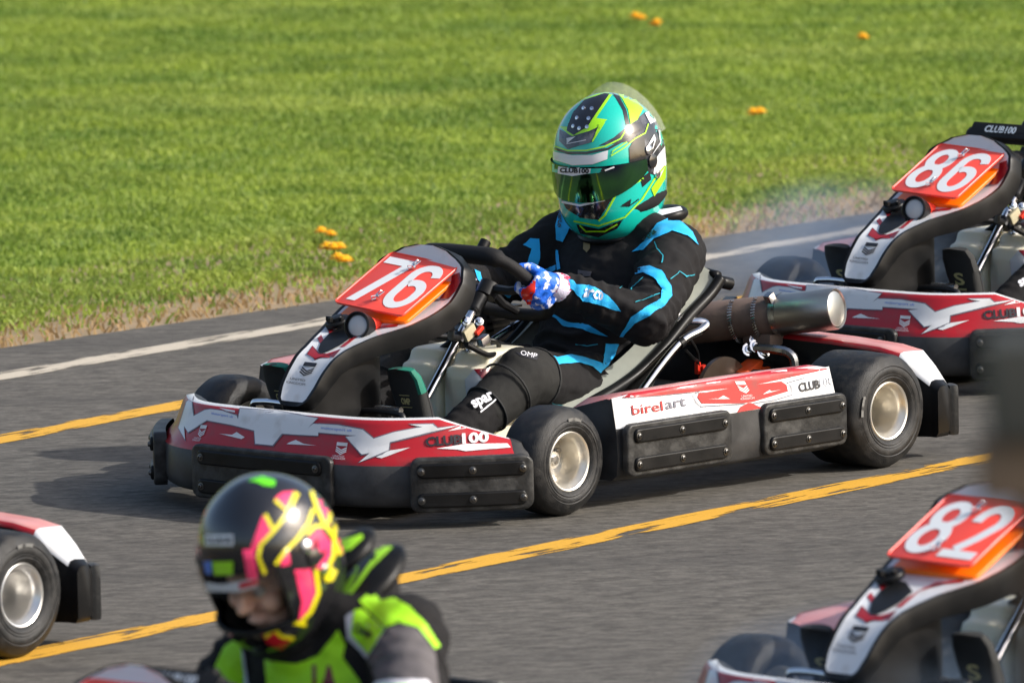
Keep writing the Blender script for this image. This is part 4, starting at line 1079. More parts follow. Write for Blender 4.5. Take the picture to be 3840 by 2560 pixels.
# sticker and print outlines, metres, measured in the plane that faces the front left of the kart
DECALS = {
 'bumper': ((1.4, 0, 0.18), [
  ('p','grey_line',[(-0.2475,0.0876),(-0.2288,0.1016),(-0.2293,0.0865),(-0.2251,0.0573),(-0.1997,0.0706),(-0.1846,0.0725),(-0.1566,0.069),(-0.1205,0.0585),(-0.1193,0.0539),(-0.1156,0.0744),(-0.0215,0.0678),(0.0763,0.0522),(0.053,0.0306),(0.0612,0.0399),(0.0747,0.0392),(0.0747,0.008),(0.0297,0.0096),(-0.0099,0.0119),(-0.0327,-0.016),(-0.0783,-0.0125),(-0.0804,0.0189),(-0.1333,0.0317),(-0.1939,0.0422),(-0.2393,0.0126),(-0.2521,0.0306),(-0.2451,-0.0067),(-0.2661,0.0259)],1),
  ('p','white_sticker',[(-0.2451,0.0865),(-0.2312,0.0993),(-0.2316,0.0865),(-0.2265,0.0539),(-0.1997,0.0683),(-0.1846,0.0702),(-0.1566,0.0667),(-0.1217,0.0562),(-0.1182,0.048),(-0.1135,0.072),(-0.0215,0.066),(0.0728,0.0504),(0.0496,0.0282),(0.0624,0.038),(0.0747,0.0371),(0.0747,0.0101),(0.0297,0.0119),(-0.0122,0.0143),(-0.0343,-0.0137),(-0.0762,-0.0102),(-0.0786,0.0212),(-0.1333,0.0341),(-0.1939,0.0445),(-0.2393,0.0154),(-0.2498,0.0306),(-0.2463,-0.0021),(-0.2638,0.0259)],2),
  ('p','grey_line',[(0.0747,0.0399),(0.1236,0.0375),(0.1807,0.0275),(0.2056,0.0066),(0.2512,0.0212),(0.3076,0.0317),(0.2843,0.0387),(0.3449,0.0399),(0.3554,0.0306),(0.4101,0.0359),(0.3659,0.0236),(0.3286,0.0138),(0.2447,-0.0067),(0.2429,-0.0244),(0.2261,-0.0328),(0.1667,-0.0538),(0.1923,-0.0328),(0.176,-0.0361),(0.1371,0.0082),(0.1562,0.0096),(0.0747,0.0154)],1),
  ('p','white_sticker',[(0.0747,0.0375),(0.1213,0.0352),(0.1795,0.0247),(0.2051,0.0038),(0.2517,0.0189),(0.3193,0.0317),(0.289,0.0364),(0.3426,0.0375),(0.3542,0.0282),(0.4055,0.0341),(0.3659,0.0259),(0.3263,0.0166),(0.2424,-0.0044),(0.2401,-0.023),(0.2238,-0.03),(0.1713,-0.0521),(0.1958,-0.03),(0.1772,-0.0335),(0.1399,0.0084),(0.1655,0.0108),(0.0747,0.0177)],2),
  ('p','white_sticker',[(0.3519,-0.0195),(0.4194,-0.0079),(0.5173,-0.0079),(0.5254,-0.0172),(0.4194,-0.0258),(0.4008,-0.0219)],2),
  ('p','white_sticker',[(0.3787,0.0217),(0.4125,0.0352),(0.4451,0.0341),(0.4404,0.0294),(0.4055,0.0259)],1),
  ('p','white_sticker',[(0.2109,-0.0393),(0.2401,-0.0242),(0.2913,-0.0165),(0.2238,-0.0417)],1),
  ('p','white_sticker',[(-0.1636,0.0131),(-0.1333,0.0108),(-0.1217,0.0177),(-0.1019,0.0049),(-0.11,0.0007)],1),
  ('p','white_sticker',[(-0.0017,-0.0102),(0.0041,-0.0067),(0.0204,0.0003),(0.0391,-0.009),(0.0694,-0.0132)],1),
  ('p','white_sticker',[(-0.1659,0.0748),(-0.1263,0.0678),(-0.1263,0.0632),(-0.1473,0.0667)],1),
  ('p','white_sticker',[(-0.2079,0.0334),(-0.1927,0.0324),(-0.1955,0.0242),(-0.2107,0.0252)],2),
  ('p','white_sticker',[(-0.2112,0.0235),(-0.2061,0.016),(-0.1961,0.0226),(-0.197,0.0199),(-0.207,0.0133),(-0.2122,0.0208)],2),
  ('p','white_sticker',[(-0.2127,0.0192),(-0.2076,0.0116),(-0.1976,0.0182),(-0.1985,0.0155),(-0.2085,0.0089),(-0.2136,0.0165)],2),
  ('p','white_sticker',[(-0.2142,0.0148),(-0.2091,0.0073),(-0.1991,0.0139),(-0.2,0.0112),(-0.21,0.0045),(-0.2151,0.0121)],2),
  ('p','white_sticker',[(0.1194,-0.0044),(0.1446,-0.0062),(0.1432,-0.0146),(0.118,-0.0128)],2),
  ('p','white_sticker',[(0.1177,-0.0144),(0.1291,-0.0227),(0.1429,-0.0163),(0.1424,-0.0191),(0.1286,-0.0254),(0.1172,-0.0172)],2),
  ('p','white_sticker',[(0.117,-0.0189),(0.1283,-0.0271),(0.1421,-0.0208),(0.1417,-0.0236),(0.1279,-0.0299),(0.1165,-0.0217)],2),
  ('p','white_sticker',[(0.1162,-0.0234),(0.1276,-0.0316),(0.1414,-0.0253),(0.1409,-0.0281),(0.1271,-0.0344),(0.1158,-0.0262)],2),
  ('t','white_sticker','UNITED',0.0042,0.0176,-0.108,(-0.2155,0.0016),0.0,2,0),
  ('t','white_sticker','KINGDOM',0.0042,0.0176,-0.102,(-0.219,-0.003),0.0,2,0),
  ('t','white_sticker','UNITED',0.0047,0.0269,-0.071,(0.123,-0.0379),0.0,2,0),
  ('t','white_sticker','KINGDOM',0.0047,0.0325,-0.074,(0.1218,-0.0433),0.0,2,0),
  ('t','blue_print','motorsport uk',0.0079,0.0531,-0.163,(-0.156,0.0565),0.0,3,0),
  ('t','blue_print','motorsport uk',0.0084,0.0736,-0.083,(0.1183,0.0248),0.0,3,0),
  ('t','black_print','CLUB',0.0233,0.0841,0.083,(0.3682,-0.0009),0.0014,3,0),
  ('t','white_sticker','100',0.0245,0.0623,0.056,(0.4424,0.0056),0.0014,3,0),
 ]),
 'pod': ((0.53, 0.64, 0.2), [
  ('p','red_sticker',[(-0.2706,0.0365),(-0.0534,0.0698),(0.2095,0.1097),(0.243,0.1112),(0.2481,0.1004),(0.0927,0.068),(0.0522,0.0597),(0.1144,0.0675),(0.1274,0.0586),(0.1309,0.0433),(0.0452,0.0186),(0.0193,0.0151),(-0.0793,0.0151),(-0.0898,0.0304),(-0.0851,0.0416),(-0.0135,0.0503),(-0.1708,0.0346),(-0.2694,0.0299)],1),
  ('p','red_sticker',[(0.0339,0.0163),(0.0405,0.0163),(0.0687,0.0034),(0.0064,-0.0067),(0.0147,0.0069)],1),
  ('p','grey_line',[(-0.0857,0.0453),(-0.1014,0.0342),(-0.0942,0.018),(-0.0817,0.007),(0.0264,0.0129),(0.0263,0.015),(-0.0816,0.0091),(-0.0925,0.0193),(-0.0994,0.0336),(-0.0845,0.0436)],2),
  ('p','grey_line',[(0.0453,0.0141),(0.097,0.0211),(0.1421,0.0343),(0.1389,0.0567),(0.1279,0.0623),(0.1722,0.0744),(0.1717,0.0765),(0.1268,0.0642),(0.137,0.0557),(0.1408,0.0359),(0.0966,0.0232),(0.045,0.0162)],2),
  ('p','grey_line',[(-0.2694,0.0274),(-0.1708,0.0345),(-0.0863,0.0427),(-0.0864,0.0439),(-0.1709,0.0357),(-0.2695,0.0286)],2),
  ('p','white_sticker',[(-0.0628,0.0257),(-0.0394,0.0269),(-0.0276,0.0339),(-0.0112,0.0257)],2),
  ('p','white_sticker',[(0.0687,0.0362),(0.0851,0.0468),(0.0898,0.0433),(0.1133,0.0473)],2),
  ('p','white_sticker',[(-0.1239,0.0398),(-0.0135,0.0508),(-0.0699,0.0416)],2),
  ('t','red_sticker','birel',0.0235,0.0746,0.141,(-0.2102,0.0052),0.0005,2,0),
  ('t','grey_line','art',0.0207,0.05,0.165,(-0.1426,0.0157),0.0005,2,0),
  ('t','black_print','CLUB',0.0223,0.0513,0.184,(0.1825,0.0563),0.001,2,0),
  ('t','pale_print','100',0.02,0.0346,0.177,(0.2259,0.0663),0.0,2,0),
  ('p','white_sticker',[(0.0006,0.0675),(0.024,0.0679),(0.0286,0.0596),(0.0051,0.0592)],2),
  ('p','white_sticker',[(0.0061,0.0575),(0.0218,0.0505),(0.0295,0.058),(0.0311,0.0552),(0.0233,0.0478),(0.0076,0.0547)],2),
  ('p','white_sticker',[(0.0085,0.0531),(0.0242,0.0461),(0.032,0.0535),(0.0335,0.0508),(0.0257,0.0433),(0.01,0.0503)],2),
  ('p','white_sticker',[(0.0109,0.0486),(0.0266,0.0417),(0.0344,0.0491),(0.0359,0.0463),(0.0282,0.0389),(0.0125,0.0459)],2),
  ('t','white_sticker','UNITED',0.0047,0.0259,0.089,(0.0299,0.0328),0.0,2,0),
  ('t','white_sticker','KINGDOM',0.0047,0.0334,0.084,(0.0314,0.0266),0.0,2,0),
 ]),
 'nose': ((1.15, 0, 0.42), [
  ('p','dark_red_sticker',[(-0.1224,-0.0673),(-0.1072,-0.0439),(-0.0896,-0.0615),(-0.0674,-0.0626),(-0.0381,-0.0509),(-0.0556,-0.072),(-0.072,-0.0661),(-0.1002,-0.0783),(-0.1142,-0.0591)],1),
  ('p','red_sticker',[(-0.1194,-0.0638),(-0.1067,-0.0469),(-0.0908,-0.065),(-0.0674,-0.0657),(-0.0416,-0.0544),(-0.072,-0.0633),(-0.1002,-0.0751),(-0.1142,-0.0563)],2),
  ('p','red_sticker',[(-0.0966,-0.0263),(-0.0873,-0.0188),(-0.0791,-0.0333),(-0.0873,-0.0404)],1),
  ('p','red_sticker',[(-0.0756,-0.0005),(-0.0662,0.006),(-0.0556,-0.0099),(-0.0662,-0.0181)],1),
  ('p','red_sticker',[(-0.0416,-0.0474),(-0.0181,-0.0287),(0.0076,-0.0158),(-0.0064,-0.0275),(-0.0299,-0.0462)],1),
  ('p','red_sticker',[(-0.0017,-0.0181),(0.0404,0.0006),(0.0967,0.0077),(0.0943,0.0018),(0.0521,-0.0029)],1),
  ('p','red_sticker',[(-0.0861,-0.072),(-0.0556,-0.0579),(-0.065,-0.072)],1),
  ('p','black_plastic',[(-0.0931,-0.0563),(-0.087,-0.038),(-0.0674,-0.0158),(-0.0345,0.0018),(-0.0181,-0.0005),(-0.0053,-0.0181),(-0.0345,-0.0408),(-0.058,-0.0533),(-0.0791,-0.0619),(-0.0896,-0.061)],3),
  ('p','dark_red_sticker',[(0.1927,0.0662),(0.2209,0.1049),(0.2232,0.1236),(0.2419,0.1307),(0.2455,0.1096),(0.2326,0.0862),(0.2162,0.0681)],1),
  ('p','grey_line',[(0.1705,0.0655),(0.215,0.0686),(0.2138,0.066),(0.1693,0.0627)],1),
  ('p','white_sticker',[(0.1716,0.0674),(0.2091,0.1026),(0.2209,0.1037),(0.1927,0.0662)],2),
  ('p','black_print',[(-0.1236,-0.0826),(-0.0936,-0.0854),(-0.0985,-0.0945),(-0.1285,-0.0917)],2),
  ('p','black_print',[(-0.1295,-0.0935),(-0.1188,-0.1028),(-0.0995,-0.0963),(-0.1011,-0.0994),(-0.1204,-0.1059),(-0.1311,-0.0966)],2),
  ('p','black_print',[(-0.1321,-0.0984),(-0.1214,-0.1077),(-0.1021,-0.1012),(-0.1038,-0.1042),(-0.123,-0.1108),(-0.1338,-0.1014)],2),
  ('p','black_print',[(-0.1347,-0.1033),(-0.124,-0.1126),(-0.1047,-0.1061),(-0.1064,-0.1091),(-0.1256,-0.1156),(-0.1364,-0.1063)],2),
  ('t','black_print','UNITED',0.0056,0.0363,-0.144,(-0.1396,-0.1238),0.0,2,0),
  ('t','black_print','KINGDOM',0.0056,0.0456,-0.134,(-0.1443,-0.1325),0.0,2,0),
 ]),
 'tank': ((0.8, 0.08, 0.22), [
  ('p','white_sticker',[(-0.0232,0.0663),(0.0166,0.0678),(0.015,0.0326),(-0.0079,0.0021),(-0.0384,-0.0163),(-0.0445,0.0418)],1),
  ('p','dark_red_sticker',[(-0.0232,0.0663),(0.0212,0.0678),(0.0135,0.0296),(-0.0033,0.0449)],2),
  ('p','black_print',[(-0.0186,0.0143),(-0.0048,0.0204),(-0.0053,0.0122),(-0.019,0.0061)],2),
  ('p','black_print',[(-0.0191,0.0044),(-0.0126,0.0003),(-0.0054,0.0105),(-0.0055,0.0078),(-0.0128,-0.0024),(-0.0193,0.0017)],2),
  ('p','black_print',[(-0.0194,0.0),(-0.0129,-0.0041),(-0.0056,0.0061),(-0.0058,0.0034),(-0.013,-0.0068),(-0.0195,-0.0027)],2),
  ('p','black_print',[(-0.0196,-0.0044),(-0.0131,-0.0085),(-0.0059,0.0017),(-0.006,-0.001),(-0.0133,-0.0112),(-0.0198,-0.0072)],2),
 ]),
 'helmet': ((0.245, 0.002, 0.735), [
  ('p','lime_paint',[(-0.0652,0.1463),(-0.0112,0.1623),(0.0111,0.1623),(-0.0317,0.098),(-0.0057,0.0942),(-0.0261,0.0756),(-0.0485,0.0626),(-0.0894,0.0514),(-0.1192,0.0775),(-0.1006,0.0961)],1),
  ('p','black_paint',[(-0.0596,0.1426),(-0.0112,0.1586),(0.0007,0.1575),(-0.0392,0.098),(-0.0522,0.0775),(-0.0857,0.057),(-0.1024,0.0682),(-0.0961,0.0998),(-0.0857,0.1147)],2),
  ('p','teal_paint',[(-0.0931,0.1147),(-0.0633,0.1408),(-0.0894,0.1073),(-0.1006,0.0775),(-0.1155,0.0793)],2),
  ('p','dark_marble_paint',[(-0.1192,0.0719),(-0.0894,0.0544),(-0.0485,0.0663),(-0.0243,0.0775),(-0.0392,0.0403),(-0.1006,0.0235),(-0.121,0.044)],2),
  ('p','white_sticker',[(-0.1022,0.0475),(-0.0829,0.0533),(-0.1027,0.0349),(-0.0557,0.0438),(-0.0561,0.0456),(-0.1021,0.0367),(-0.081,0.0533),(-0.1026,0.0494)],3),
  ('p','black_paint',[(0.0074,0.1601),(0.0241,0.1519),(0.0409,0.1184),(0.0483,0.0831),(0.039,0.0812),(0.0316,0.1184),(0.0167,0.1445)],1),
  ('p','lime_paint',[(0.0204,0.1575),(0.0558,0.1538),(0.0818,0.1221),(0.0669,0.0942),(0.0502,0.0831),(0.0446,0.1184),(0.0316,0.1445)],2),
  ('p','white_paint',[(0.0669,0.1333),(0.1004,0.1184),(0.1134,0.0924),(0.0986,0.0849),(0.0855,0.111)],2),
  ('p','dark_marble_paint',[(0.0483,0.0831),(0.0874,0.1147),(0.1134,0.0924),(0.1339,0.0552),(0.1384,0.003),(0.1153,-0.0416),(0.0967,-0.0342),(0.0818,-0.0118),(0.0781,0.0328),(0.0409,0.0403),(-0.0261,0.031),(0.0111,0.0514)],1),
  ('p','lime_paint',[(-0.1309,0.0294),(-0.1008,0.0181),(-0.0557,0.0181),(-0.0107,0.0275),(0.0271,0.0464),(0.046,0.0766),(0.0432,0.0784),(0.0249,0.049),(-0.0118,0.0307),(-0.0561,0.0215),(-0.1003,0.0215),(-0.1297,0.0325)],2),
  ('p','black_paint',[(-0.1332,0.0226),(-0.101,0.0113),(-0.0556,0.0105),(-0.0028,0.0207),(0.0349,0.0414),(0.0761,0.0676),(0.0948,0.0826),(0.0911,0.0873),(0.0727,0.0725),(0.0319,0.0465),(-0.0048,0.0263),(-0.0562,0.0164),(-0.1001,0.0172),(-0.1312,0.0282)],1),
  ('p','lime_paint',[(-0.0256,0.08),(-0.0125,0.0884),(-0.0421,0.041),(-0.0399,0.0396),(-0.01,0.0875),(-0.0267,0.0824)],3),
  ('p','lime_paint',[(0.04,0.0415),(0.0064,0.019),(0.0041,0.0053),(0.0343,0.0242),(0.0603,0.0465),(0.0866,0.0616),(0.0944,0.0845),(0.0916,0.0854),(0.0844,0.0636),(0.0586,0.0489),(0.0325,0.0266),(0.0032,0.0082),(0.0084,0.0168),(0.0417,0.039)],3),
  ('p','white_paint',[(-0.1348,0.0179),(-0.0894,0.0086),(-0.041,0.0086),(-0.0038,0.0198),(-0.0057,-0.0014),(-0.041,-0.0137),(-0.0894,-0.0156),(-0.1333,-0.0014)],2),
  ('p','black_paint',[(0.0465,0.0254),(0.0669,0.0589),(0.0837,0.0514),(0.0874,0.003),(0.0818,-0.0416),(0.0967,-0.0305),(0.1004,-0.0491),(0.0799,-0.0677),(0.0706,-0.0342),(0.0483,-0.0118)],2),
  ('p','white_paint',[(0.1097,-0.0007),(0.1339,0.0328),(0.1376,-0.0118),(0.119,-0.0491),(0.106,-0.0342)],2),
  ('p','lime_paint',[(0.1004,-0.0714),(0.1227,-0.0379),(0.1376,-0.0118),(0.1358,-0.0453),(0.1079,-0.09)],2),
  ('p','black_paint',[(-0.1192,-0.09),(-0.108,-0.1049),(-0.0708,-0.1131),(-0.0112,-0.1004),(0.0111,-0.0881),(-0.0261,-0.1477),(-0.0708,-0.1421),(-0.1043,-0.1198)],1),
  ('p','white_paint',[(-0.1141,-0.1056),(-0.0707,-0.1149),(-0.0107,-0.1018),(-0.0118,-0.0968),(-0.0709,-0.1097),(-0.113,-0.1005)],2),
  ('p','black_paint',[(-0.0801,-0.157),(-0.0261,-0.1689),(0.0334,-0.1458),(0.0185,-0.1682),(-0.0261,-0.1886),(-0.0708,-0.1793)],1),
  ('p','lime_paint',[(-0.0247,-0.1512),(-0.0094,-0.1377),(0.0186,-0.0855),(0.0147,-0.0834),(-0.0131,-0.1353),(-0.0276,-0.1479)],2),
  ('p','lime_paint',[(-0.086,-0.1514),(-0.026,-0.1633),(0.0381,-0.1418),(0.0796,-0.0986),(0.1094,-0.0501),(0.1354,-0.0167),(0.1324,-0.0144),(0.1063,-0.048),(0.0766,-0.0963),(0.0362,-0.1387),(-0.0263,-0.1596),(-0.0853,-0.1477)],2),
  ('p','lime_paint',[(-0.072,-0.16),(-0.0563,-0.1754),(-0.0109,-0.1754),(0.0194,-0.1585),(0.0177,-0.1555),(-0.0116,-0.1721),(-0.0555,-0.1721),(-0.0696,-0.1577)],3),
  ('p','black_paint',[(0.0306,-0.1143),(0.052,-0.0989),(0.0484,-0.1146),(0.0715,-0.0979),(0.0698,-0.0955),(0.0483,-0.1116),(0.052,-0.096),(0.0288,-0.1119)],2),
  ('p','lime_paint',[(0.0196,-0.0845),(0.0829,-0.0491),(0.0807,-0.0452),(0.0174,-0.0806)],2),
  ('p','white_paint',[(0.0943,0.0321),(0.1089,0.0578),(0.1083,0.048),(0.096,0.0018),(0.1242,0.0398),(0.1205,0.0702),(0.1175,0.0699),(0.1213,0.0407),(0.0974,0.0043),(0.1112,0.0474),(0.1069,0.06),(0.0917,0.0336)],3),
 ]),
 'visor': ((0.245, 0.002, 0.735), [
  ('p','teal_paint',[(-0.1378,-0.0063),(-0.0894,-0.0174),(-0.0261,-0.0118),(0.0595,0.0235),(0.0595,0.0068),(-0.0261,-0.0342),(-0.0894,-0.0398),(-0.1378,-0.0305)],1),
  ('p','white_paint',[(-0.1229,-0.0174),(-0.0894,-0.0238),(-0.044,-0.0174),(-0.0466,-0.0349),(-0.0894,-0.0416),(-0.1236,-0.0349)],2),
  ('t','black_print','CLUB100',0.0119,0.0693,-0.043,(-0.0838,-0.0282),0.0008,3,0),
  ('p','black_paint',[(-0.0112,-0.0118),(0.0409,0.0086),(0.0483,-0.0044),(-0.0112,-0.0305),(-0.0224,-0.0305)],2),
  ('p','white_paint',[(-0.0106,-0.0303),(0.0118,-0.0218),(0.0104,-0.0183),(-0.0119,-0.0269)],3),
 ]),
 'suit': ((0.35, 0.1, 0.4), [
  ('p','suit_blue',[(-0.1289,0.2273),(-0.0956,0.2014),(-0.1186,0.1506),(-0.1371,0.1569),(-0.1382,0.1884)],1),
  ('p','suit_blue',[(-0.2179,0.142),(-0.1994,0.1587),(-0.1779,0.1569),(-0.1764,0.1124),(-0.1957,0.0549),(-0.2216,0.0549),(-0.1975,0.1328)],1),
  ('p','suit_blue',[(-0.1883,0.0642),(-0.179,0.0827),(-0.1364,0.092),(-0.1364,0.0816),(-0.1697,0.0653)],1),
  ('p','suit_blue',[(-0.1378,0.1328),(-0.1308,0.1291),(-0.1252,0.0846),(-0.1334,0.0809)],1),
  ('p','suit_blue',[(0.0453,0.1235),(0.075,0.1476),(0.1065,0.1921),(0.1417,0.2088),(0.1677,0.194),(0.19,0.1717),(0.2048,0.1402),(0.1788,0.1624),(0.1417,0.1736),(0.0991,0.155),(0.075,0.1291)],1),
  ('p','suit_blue',[(0.0308,0.0654),(0.0588,0.0841),(0.0868,0.0887),(0.1148,0.0771),(0.1358,0.0421),(0.1382,0.0187),(0.1195,-0.0046),(0.0868,-0.028),(0.0495,-0.0467),(0.0214,-0.0793),(0.0074,-0.0887),(0.0401,-0.0327),(0.0775,-0.0093),(0.1102,0.0094),(0.1148,0.0327),(0.0961,0.0607),(0.0728,0.0724),(0.0448,0.0677)],1),
  ('p','suit_blue',[(-0.1205,0.0607),(-0.1,0.0537),(-0.0906,0.0444),(-0.0579,0.0421),(-0.0299,0.028),(-0.0019,0.0047),(0.0177,-0.0196),(-0.0066,-0.014),(-0.0486,0.0),(-0.0766,0.0047),(-0.0953,0.028),(-0.114,0.0397)],1),
  ('p','suit_blue',[(-0.17,-0.0163),(-0.142,-0.0257),(-0.1186,-0.0397),(-0.0953,-0.0467),(-0.072,-0.049),(-0.0486,-0.0583),(-0.0103,-0.0803),(-0.0346,-0.0756),(-0.072,-0.0639),(-0.0953,-0.0593),(-0.1186,-0.0569),(-0.135,-0.0373)],1),
  ('p','suit_blue',[(-0.0183,-0.098),(0.013,-0.098),(0.0028,-0.126),(-0.0159,-0.155),(-0.0276,-0.1494)],1),
  ('p','suit_blue',[(-0.1537,-0.126),(-0.1373,-0.1316),(-0.1046,-0.1251),(-0.072,-0.1316),(-0.0346,-0.1438),(-0.0136,-0.1517),(-0.0346,-0.169),(-0.0533,-0.1531),(-0.086,-0.1438),(-0.1233,-0.1461),(-0.149,-0.1494)],1),
  ('p','suit_blue',[(-0.2568,-0.0932),(-0.232,-0.0577),(-0.2166,-0.054),(-0.2011,-0.0592),(-0.229,-0.07),(-0.2429,-0.0932)],1),
  ('p','suit_blue',[(-0.3386,0.0814),(-0.3247,0.0752),(-0.321,0.0597),(-0.3,0.0505),(-0.2722,0.0381),(-0.2475,0.0319),(-0.2506,0.0165),(-0.2784,0.0258),(-0.3093,0.0381),(-0.3309,0.0567)],1),
  ('p','leather_tan',[(-0.0696,0.1624),(-0.0548,0.1606),(-0.054,0.1328),(-0.0622,0.1224),(-0.0704,0.1309)],1),
  ('p','suit_grey',[(-0.0826,0.0809),(-0.0511,0.0753),(-0.0566,0.0512),(-0.0844,0.0549)],1),
  ('p','thread_teal',[(0.0999,0.1473),(0.1055,0.1285),(0.1184,0.1139),(0.1147,0.0959),(0.1169,0.0955),(0.1206,0.1145),(0.1075,0.1296),(0.102,0.1479)],1),
  ('p','thread_teal',[(0.1349,0.056),(0.1568,0.0744),(0.1731,0.0633),(0.1939,0.0681),(0.1934,0.0699),(0.1734,0.0651),(0.1564,0.0762),(0.1337,0.0575)],1),
  ('p','thread_teal',[(0.0422,0.0338),(0.0719,0.0598),(0.0707,0.0612),(0.041,0.0352)],1),
  ('p','thread_teal',[(0.0125,0.0337),(0.0236,0.0412),(0.0226,0.0427),(0.0114,0.0353)],1),
  ('p','thread_teal',[(0.0498,-0.0008),(0.0871,0.0132),(0.1105,0.0225),(0.1098,0.0242),(0.0865,0.0149),(0.0491,0.0009)],1),
  ('p','thread_teal',[(-0.1372,-0.1506),(-0.1326,-0.169),(-0.1341,-0.1842),(-0.1322,-0.1844),(-0.1307,-0.1688),(-0.1354,-0.1501)],1),
  ('p','thread_teal',[(-0.1613,-0.2331),(-0.1427,-0.2409),(-0.124,-0.2424),(-0.1238,-0.2406),(-0.1422,-0.2391),(-0.1606,-0.2314)],1),
  ('p','thread_teal',[(-0.0908,-0.1013),(-0.0626,-0.106),(-0.0368,-0.1013),(-0.0371,-0.0994),(-0.0626,-0.1041),(-0.0905,-0.0994)],1),
  ('t','black_print','sparco',0.0126,0.0401,-1.571,(-0.1282,0.2055),0.0005,2,0),
  ('t','black_print','spa',0.0133,0.035,0.561,(0.0917,0.1606),0.0005,2,0),
  ('t','suit_white','arco',0.021,0.0504,-0.234,(-0.0498,0.0198),0.0006,2,0),
  ('t','suit_white','spar',0.0251,0.0539,0.484,(-0.3144,-0.2375),0.0014,2,0),
  ('p','suit_white',[(-0.3205,-0.2622),(-0.2822,-0.2311),(-0.2843,-0.2285),(-0.3226,-0.2596)],2),
 ]),
 'knee': ((0.78, 0.17, 0.27), [
  ('p','black_print',[(-0.0029,0.0619),(0.0535,0.0574),(0.0474,0.0427),(0.0078,0.0528)],1),
  ('t','suit_white','OMP',0.0104,0.039,-0.22,(0.0284,0.0562),0.0,2,0),
 ]),
 'nhelmet': ((0.5, -0.04, 0.735), [
  ('p','pink_paint',[(-0.0344,0.0175),(-0.0101,0.0838),(0.0102,0.0554),(0.0008,0.0392),(-0.0182,0.0202)],1),
  ('p','pink_paint',[(-0.0466,0.0202),(-0.025,0.0202),(-0.0195,-0.0339),(-0.0385,-0.0339)],1),
  ('p','pink_paint',[(0.0102,0.1117),(0.0251,0.1236),(0.0481,0.1252),(0.0468,0.1082),(0.0332,0.0906)],1),
  ('p','pink_paint',[(0.0766,0.1298),(0.0955,0.1136),(0.1144,0.0879),(0.1104,0.0635),(0.1009,0.0662),(0.0874,0.0987)],1),
  ('p','pink_paint',[(0.0725,0.0392),(0.0901,0.0595),(0.1144,0.031),(0.1131,0.004),(0.0982,-0.019),(0.082,-0.0136),(0.0766,0.0094)],1),
  ('p','pink_paint',[(0.0468,-0.0177),(0.0766,-0.0163),(0.086,-0.061),(0.0725,-0.0908),(0.0535,-0.1138),(0.0603,-0.0772)],1),
  ('p','pink_paint',[(0.0211,0.0094),(0.036,0.0189),(0.04,-0.0069),(0.0238,-0.0109)],1),
  ('p','pink_paint',[(0.1172,0.0662),(0.1307,0.0419),(0.1339,0.0094),(0.1226,0.0094)],1),
  ('p','red_paint',[(-0.0141,-0.1341),(0.0089,-0.1219),(0.0197,-0.1395),(0.0427,-0.1449),(0.0224,-0.1665),(-0.0019,-0.1544)],1),
  ('p','black_paint',[(0.082,0.031),(0.0874,0.0419),(0.0914,0.0094),(0.1063,0.0202),(0.0982,-0.0014),(0.0874,0.004)],2),
  ('p','dark_marble_paint',[(0.0143,0.0689),(0.036,0.0933),(0.0603,0.1014),(0.0766,0.0933),(0.063,0.0581),(0.0332,0.0256),(0.0089,0.031)],1),
  ('p','yellow_paint',[(-0.0091,0.0822),(0.0044,0.0565),(0.0106,0.0598),(-0.0029,0.0855)],2),
  ('p','yellow_paint',[(0.0092,0.107),(0.0344,0.0859),(0.0513,0.1211),(0.0449,0.124),(0.0321,0.0926),(0.014,0.1121)],2),
  ('p','yellow_paint',[(0.049,0.1232),(0.033,0.0898),(0.0062,0.055),(-0.0172,0.0301),(-0.0217,0.0061),(-0.0093,-0.0257),(-0.0027,-0.0232),(-0.0147,0.0072),(-0.0111,0.0266),(0.0116,0.0504),(0.0389,0.086),(0.0554,0.1202)],2),
  ('p','yellow_paint',[(0.0732,0.1233),(0.0841,0.092),(0.0968,0.064),(0.1116,0.066),(0.1139,0.0876),(0.1069,0.0882),(0.1053,0.0692),(0.1023,0.0685),(0.0907,0.0946),(0.0799,0.1256)],2),
  ('p','yellow_paint',[(0.0773,0.0945),(0.068,0.0679),(0.0495,0.0414),(0.0279,0.0198),(0.0101,-0.0048),(0.0158,-0.0089),(0.0332,0.0152),(0.0549,0.0369),(0.0743,0.0646),(0.0839,0.0921)],2),
  ('p','yellow_paint',[(0.0708,0.0447),(0.0859,0.0589),(0.1016,0.0579),(0.1151,0.0383),(0.1137,0.0074),(0.1031,-0.0148),(0.1095,-0.0178),(0.1206,0.0059),(0.1219,0.04),(0.1056,0.0637),(0.0834,0.0655),(0.0661,0.0499)],2),
  ('p','yellow_paint',[(0.0825,-0.018),(0.0866,-0.0605),(0.0735,-0.0917),(0.055,-0.1128),(0.0603,-0.1174),(0.0796,-0.0953),(0.0936,-0.0614),(0.0895,-0.0173)],2),
  ('p','yellow_paint',[(0.0406,-0.1172),(0.0664,-0.1226),(0.0678,-0.1157),(0.0421,-0.1103)],2),
  ('p','yellow_paint',[(-0.0051,-0.1435),(0.022,-0.1205),(0.0174,-0.1151),(-0.0096,-0.1382)],2),
  ('p','yellow_paint',[(0.0064,-0.1284),(0.0208,-0.1426),(0.0447,-0.1478),(0.0462,-0.1409),(0.024,-0.1363),(0.0114,-0.1235)],2),
  ('p','yellow_paint',[(0.1164,0.0638),(0.1142,0.0359),(0.1261,0.0067),(0.1326,0.0094),(0.1212,0.037),(0.1234,0.0632)],2),
  ('p','yellow_paint',[(0.0982,-0.0231),(0.1117,-0.0123),(0.1239,-0.0217),(0.1158,-0.0393),(0.1023,-0.0407)],2),
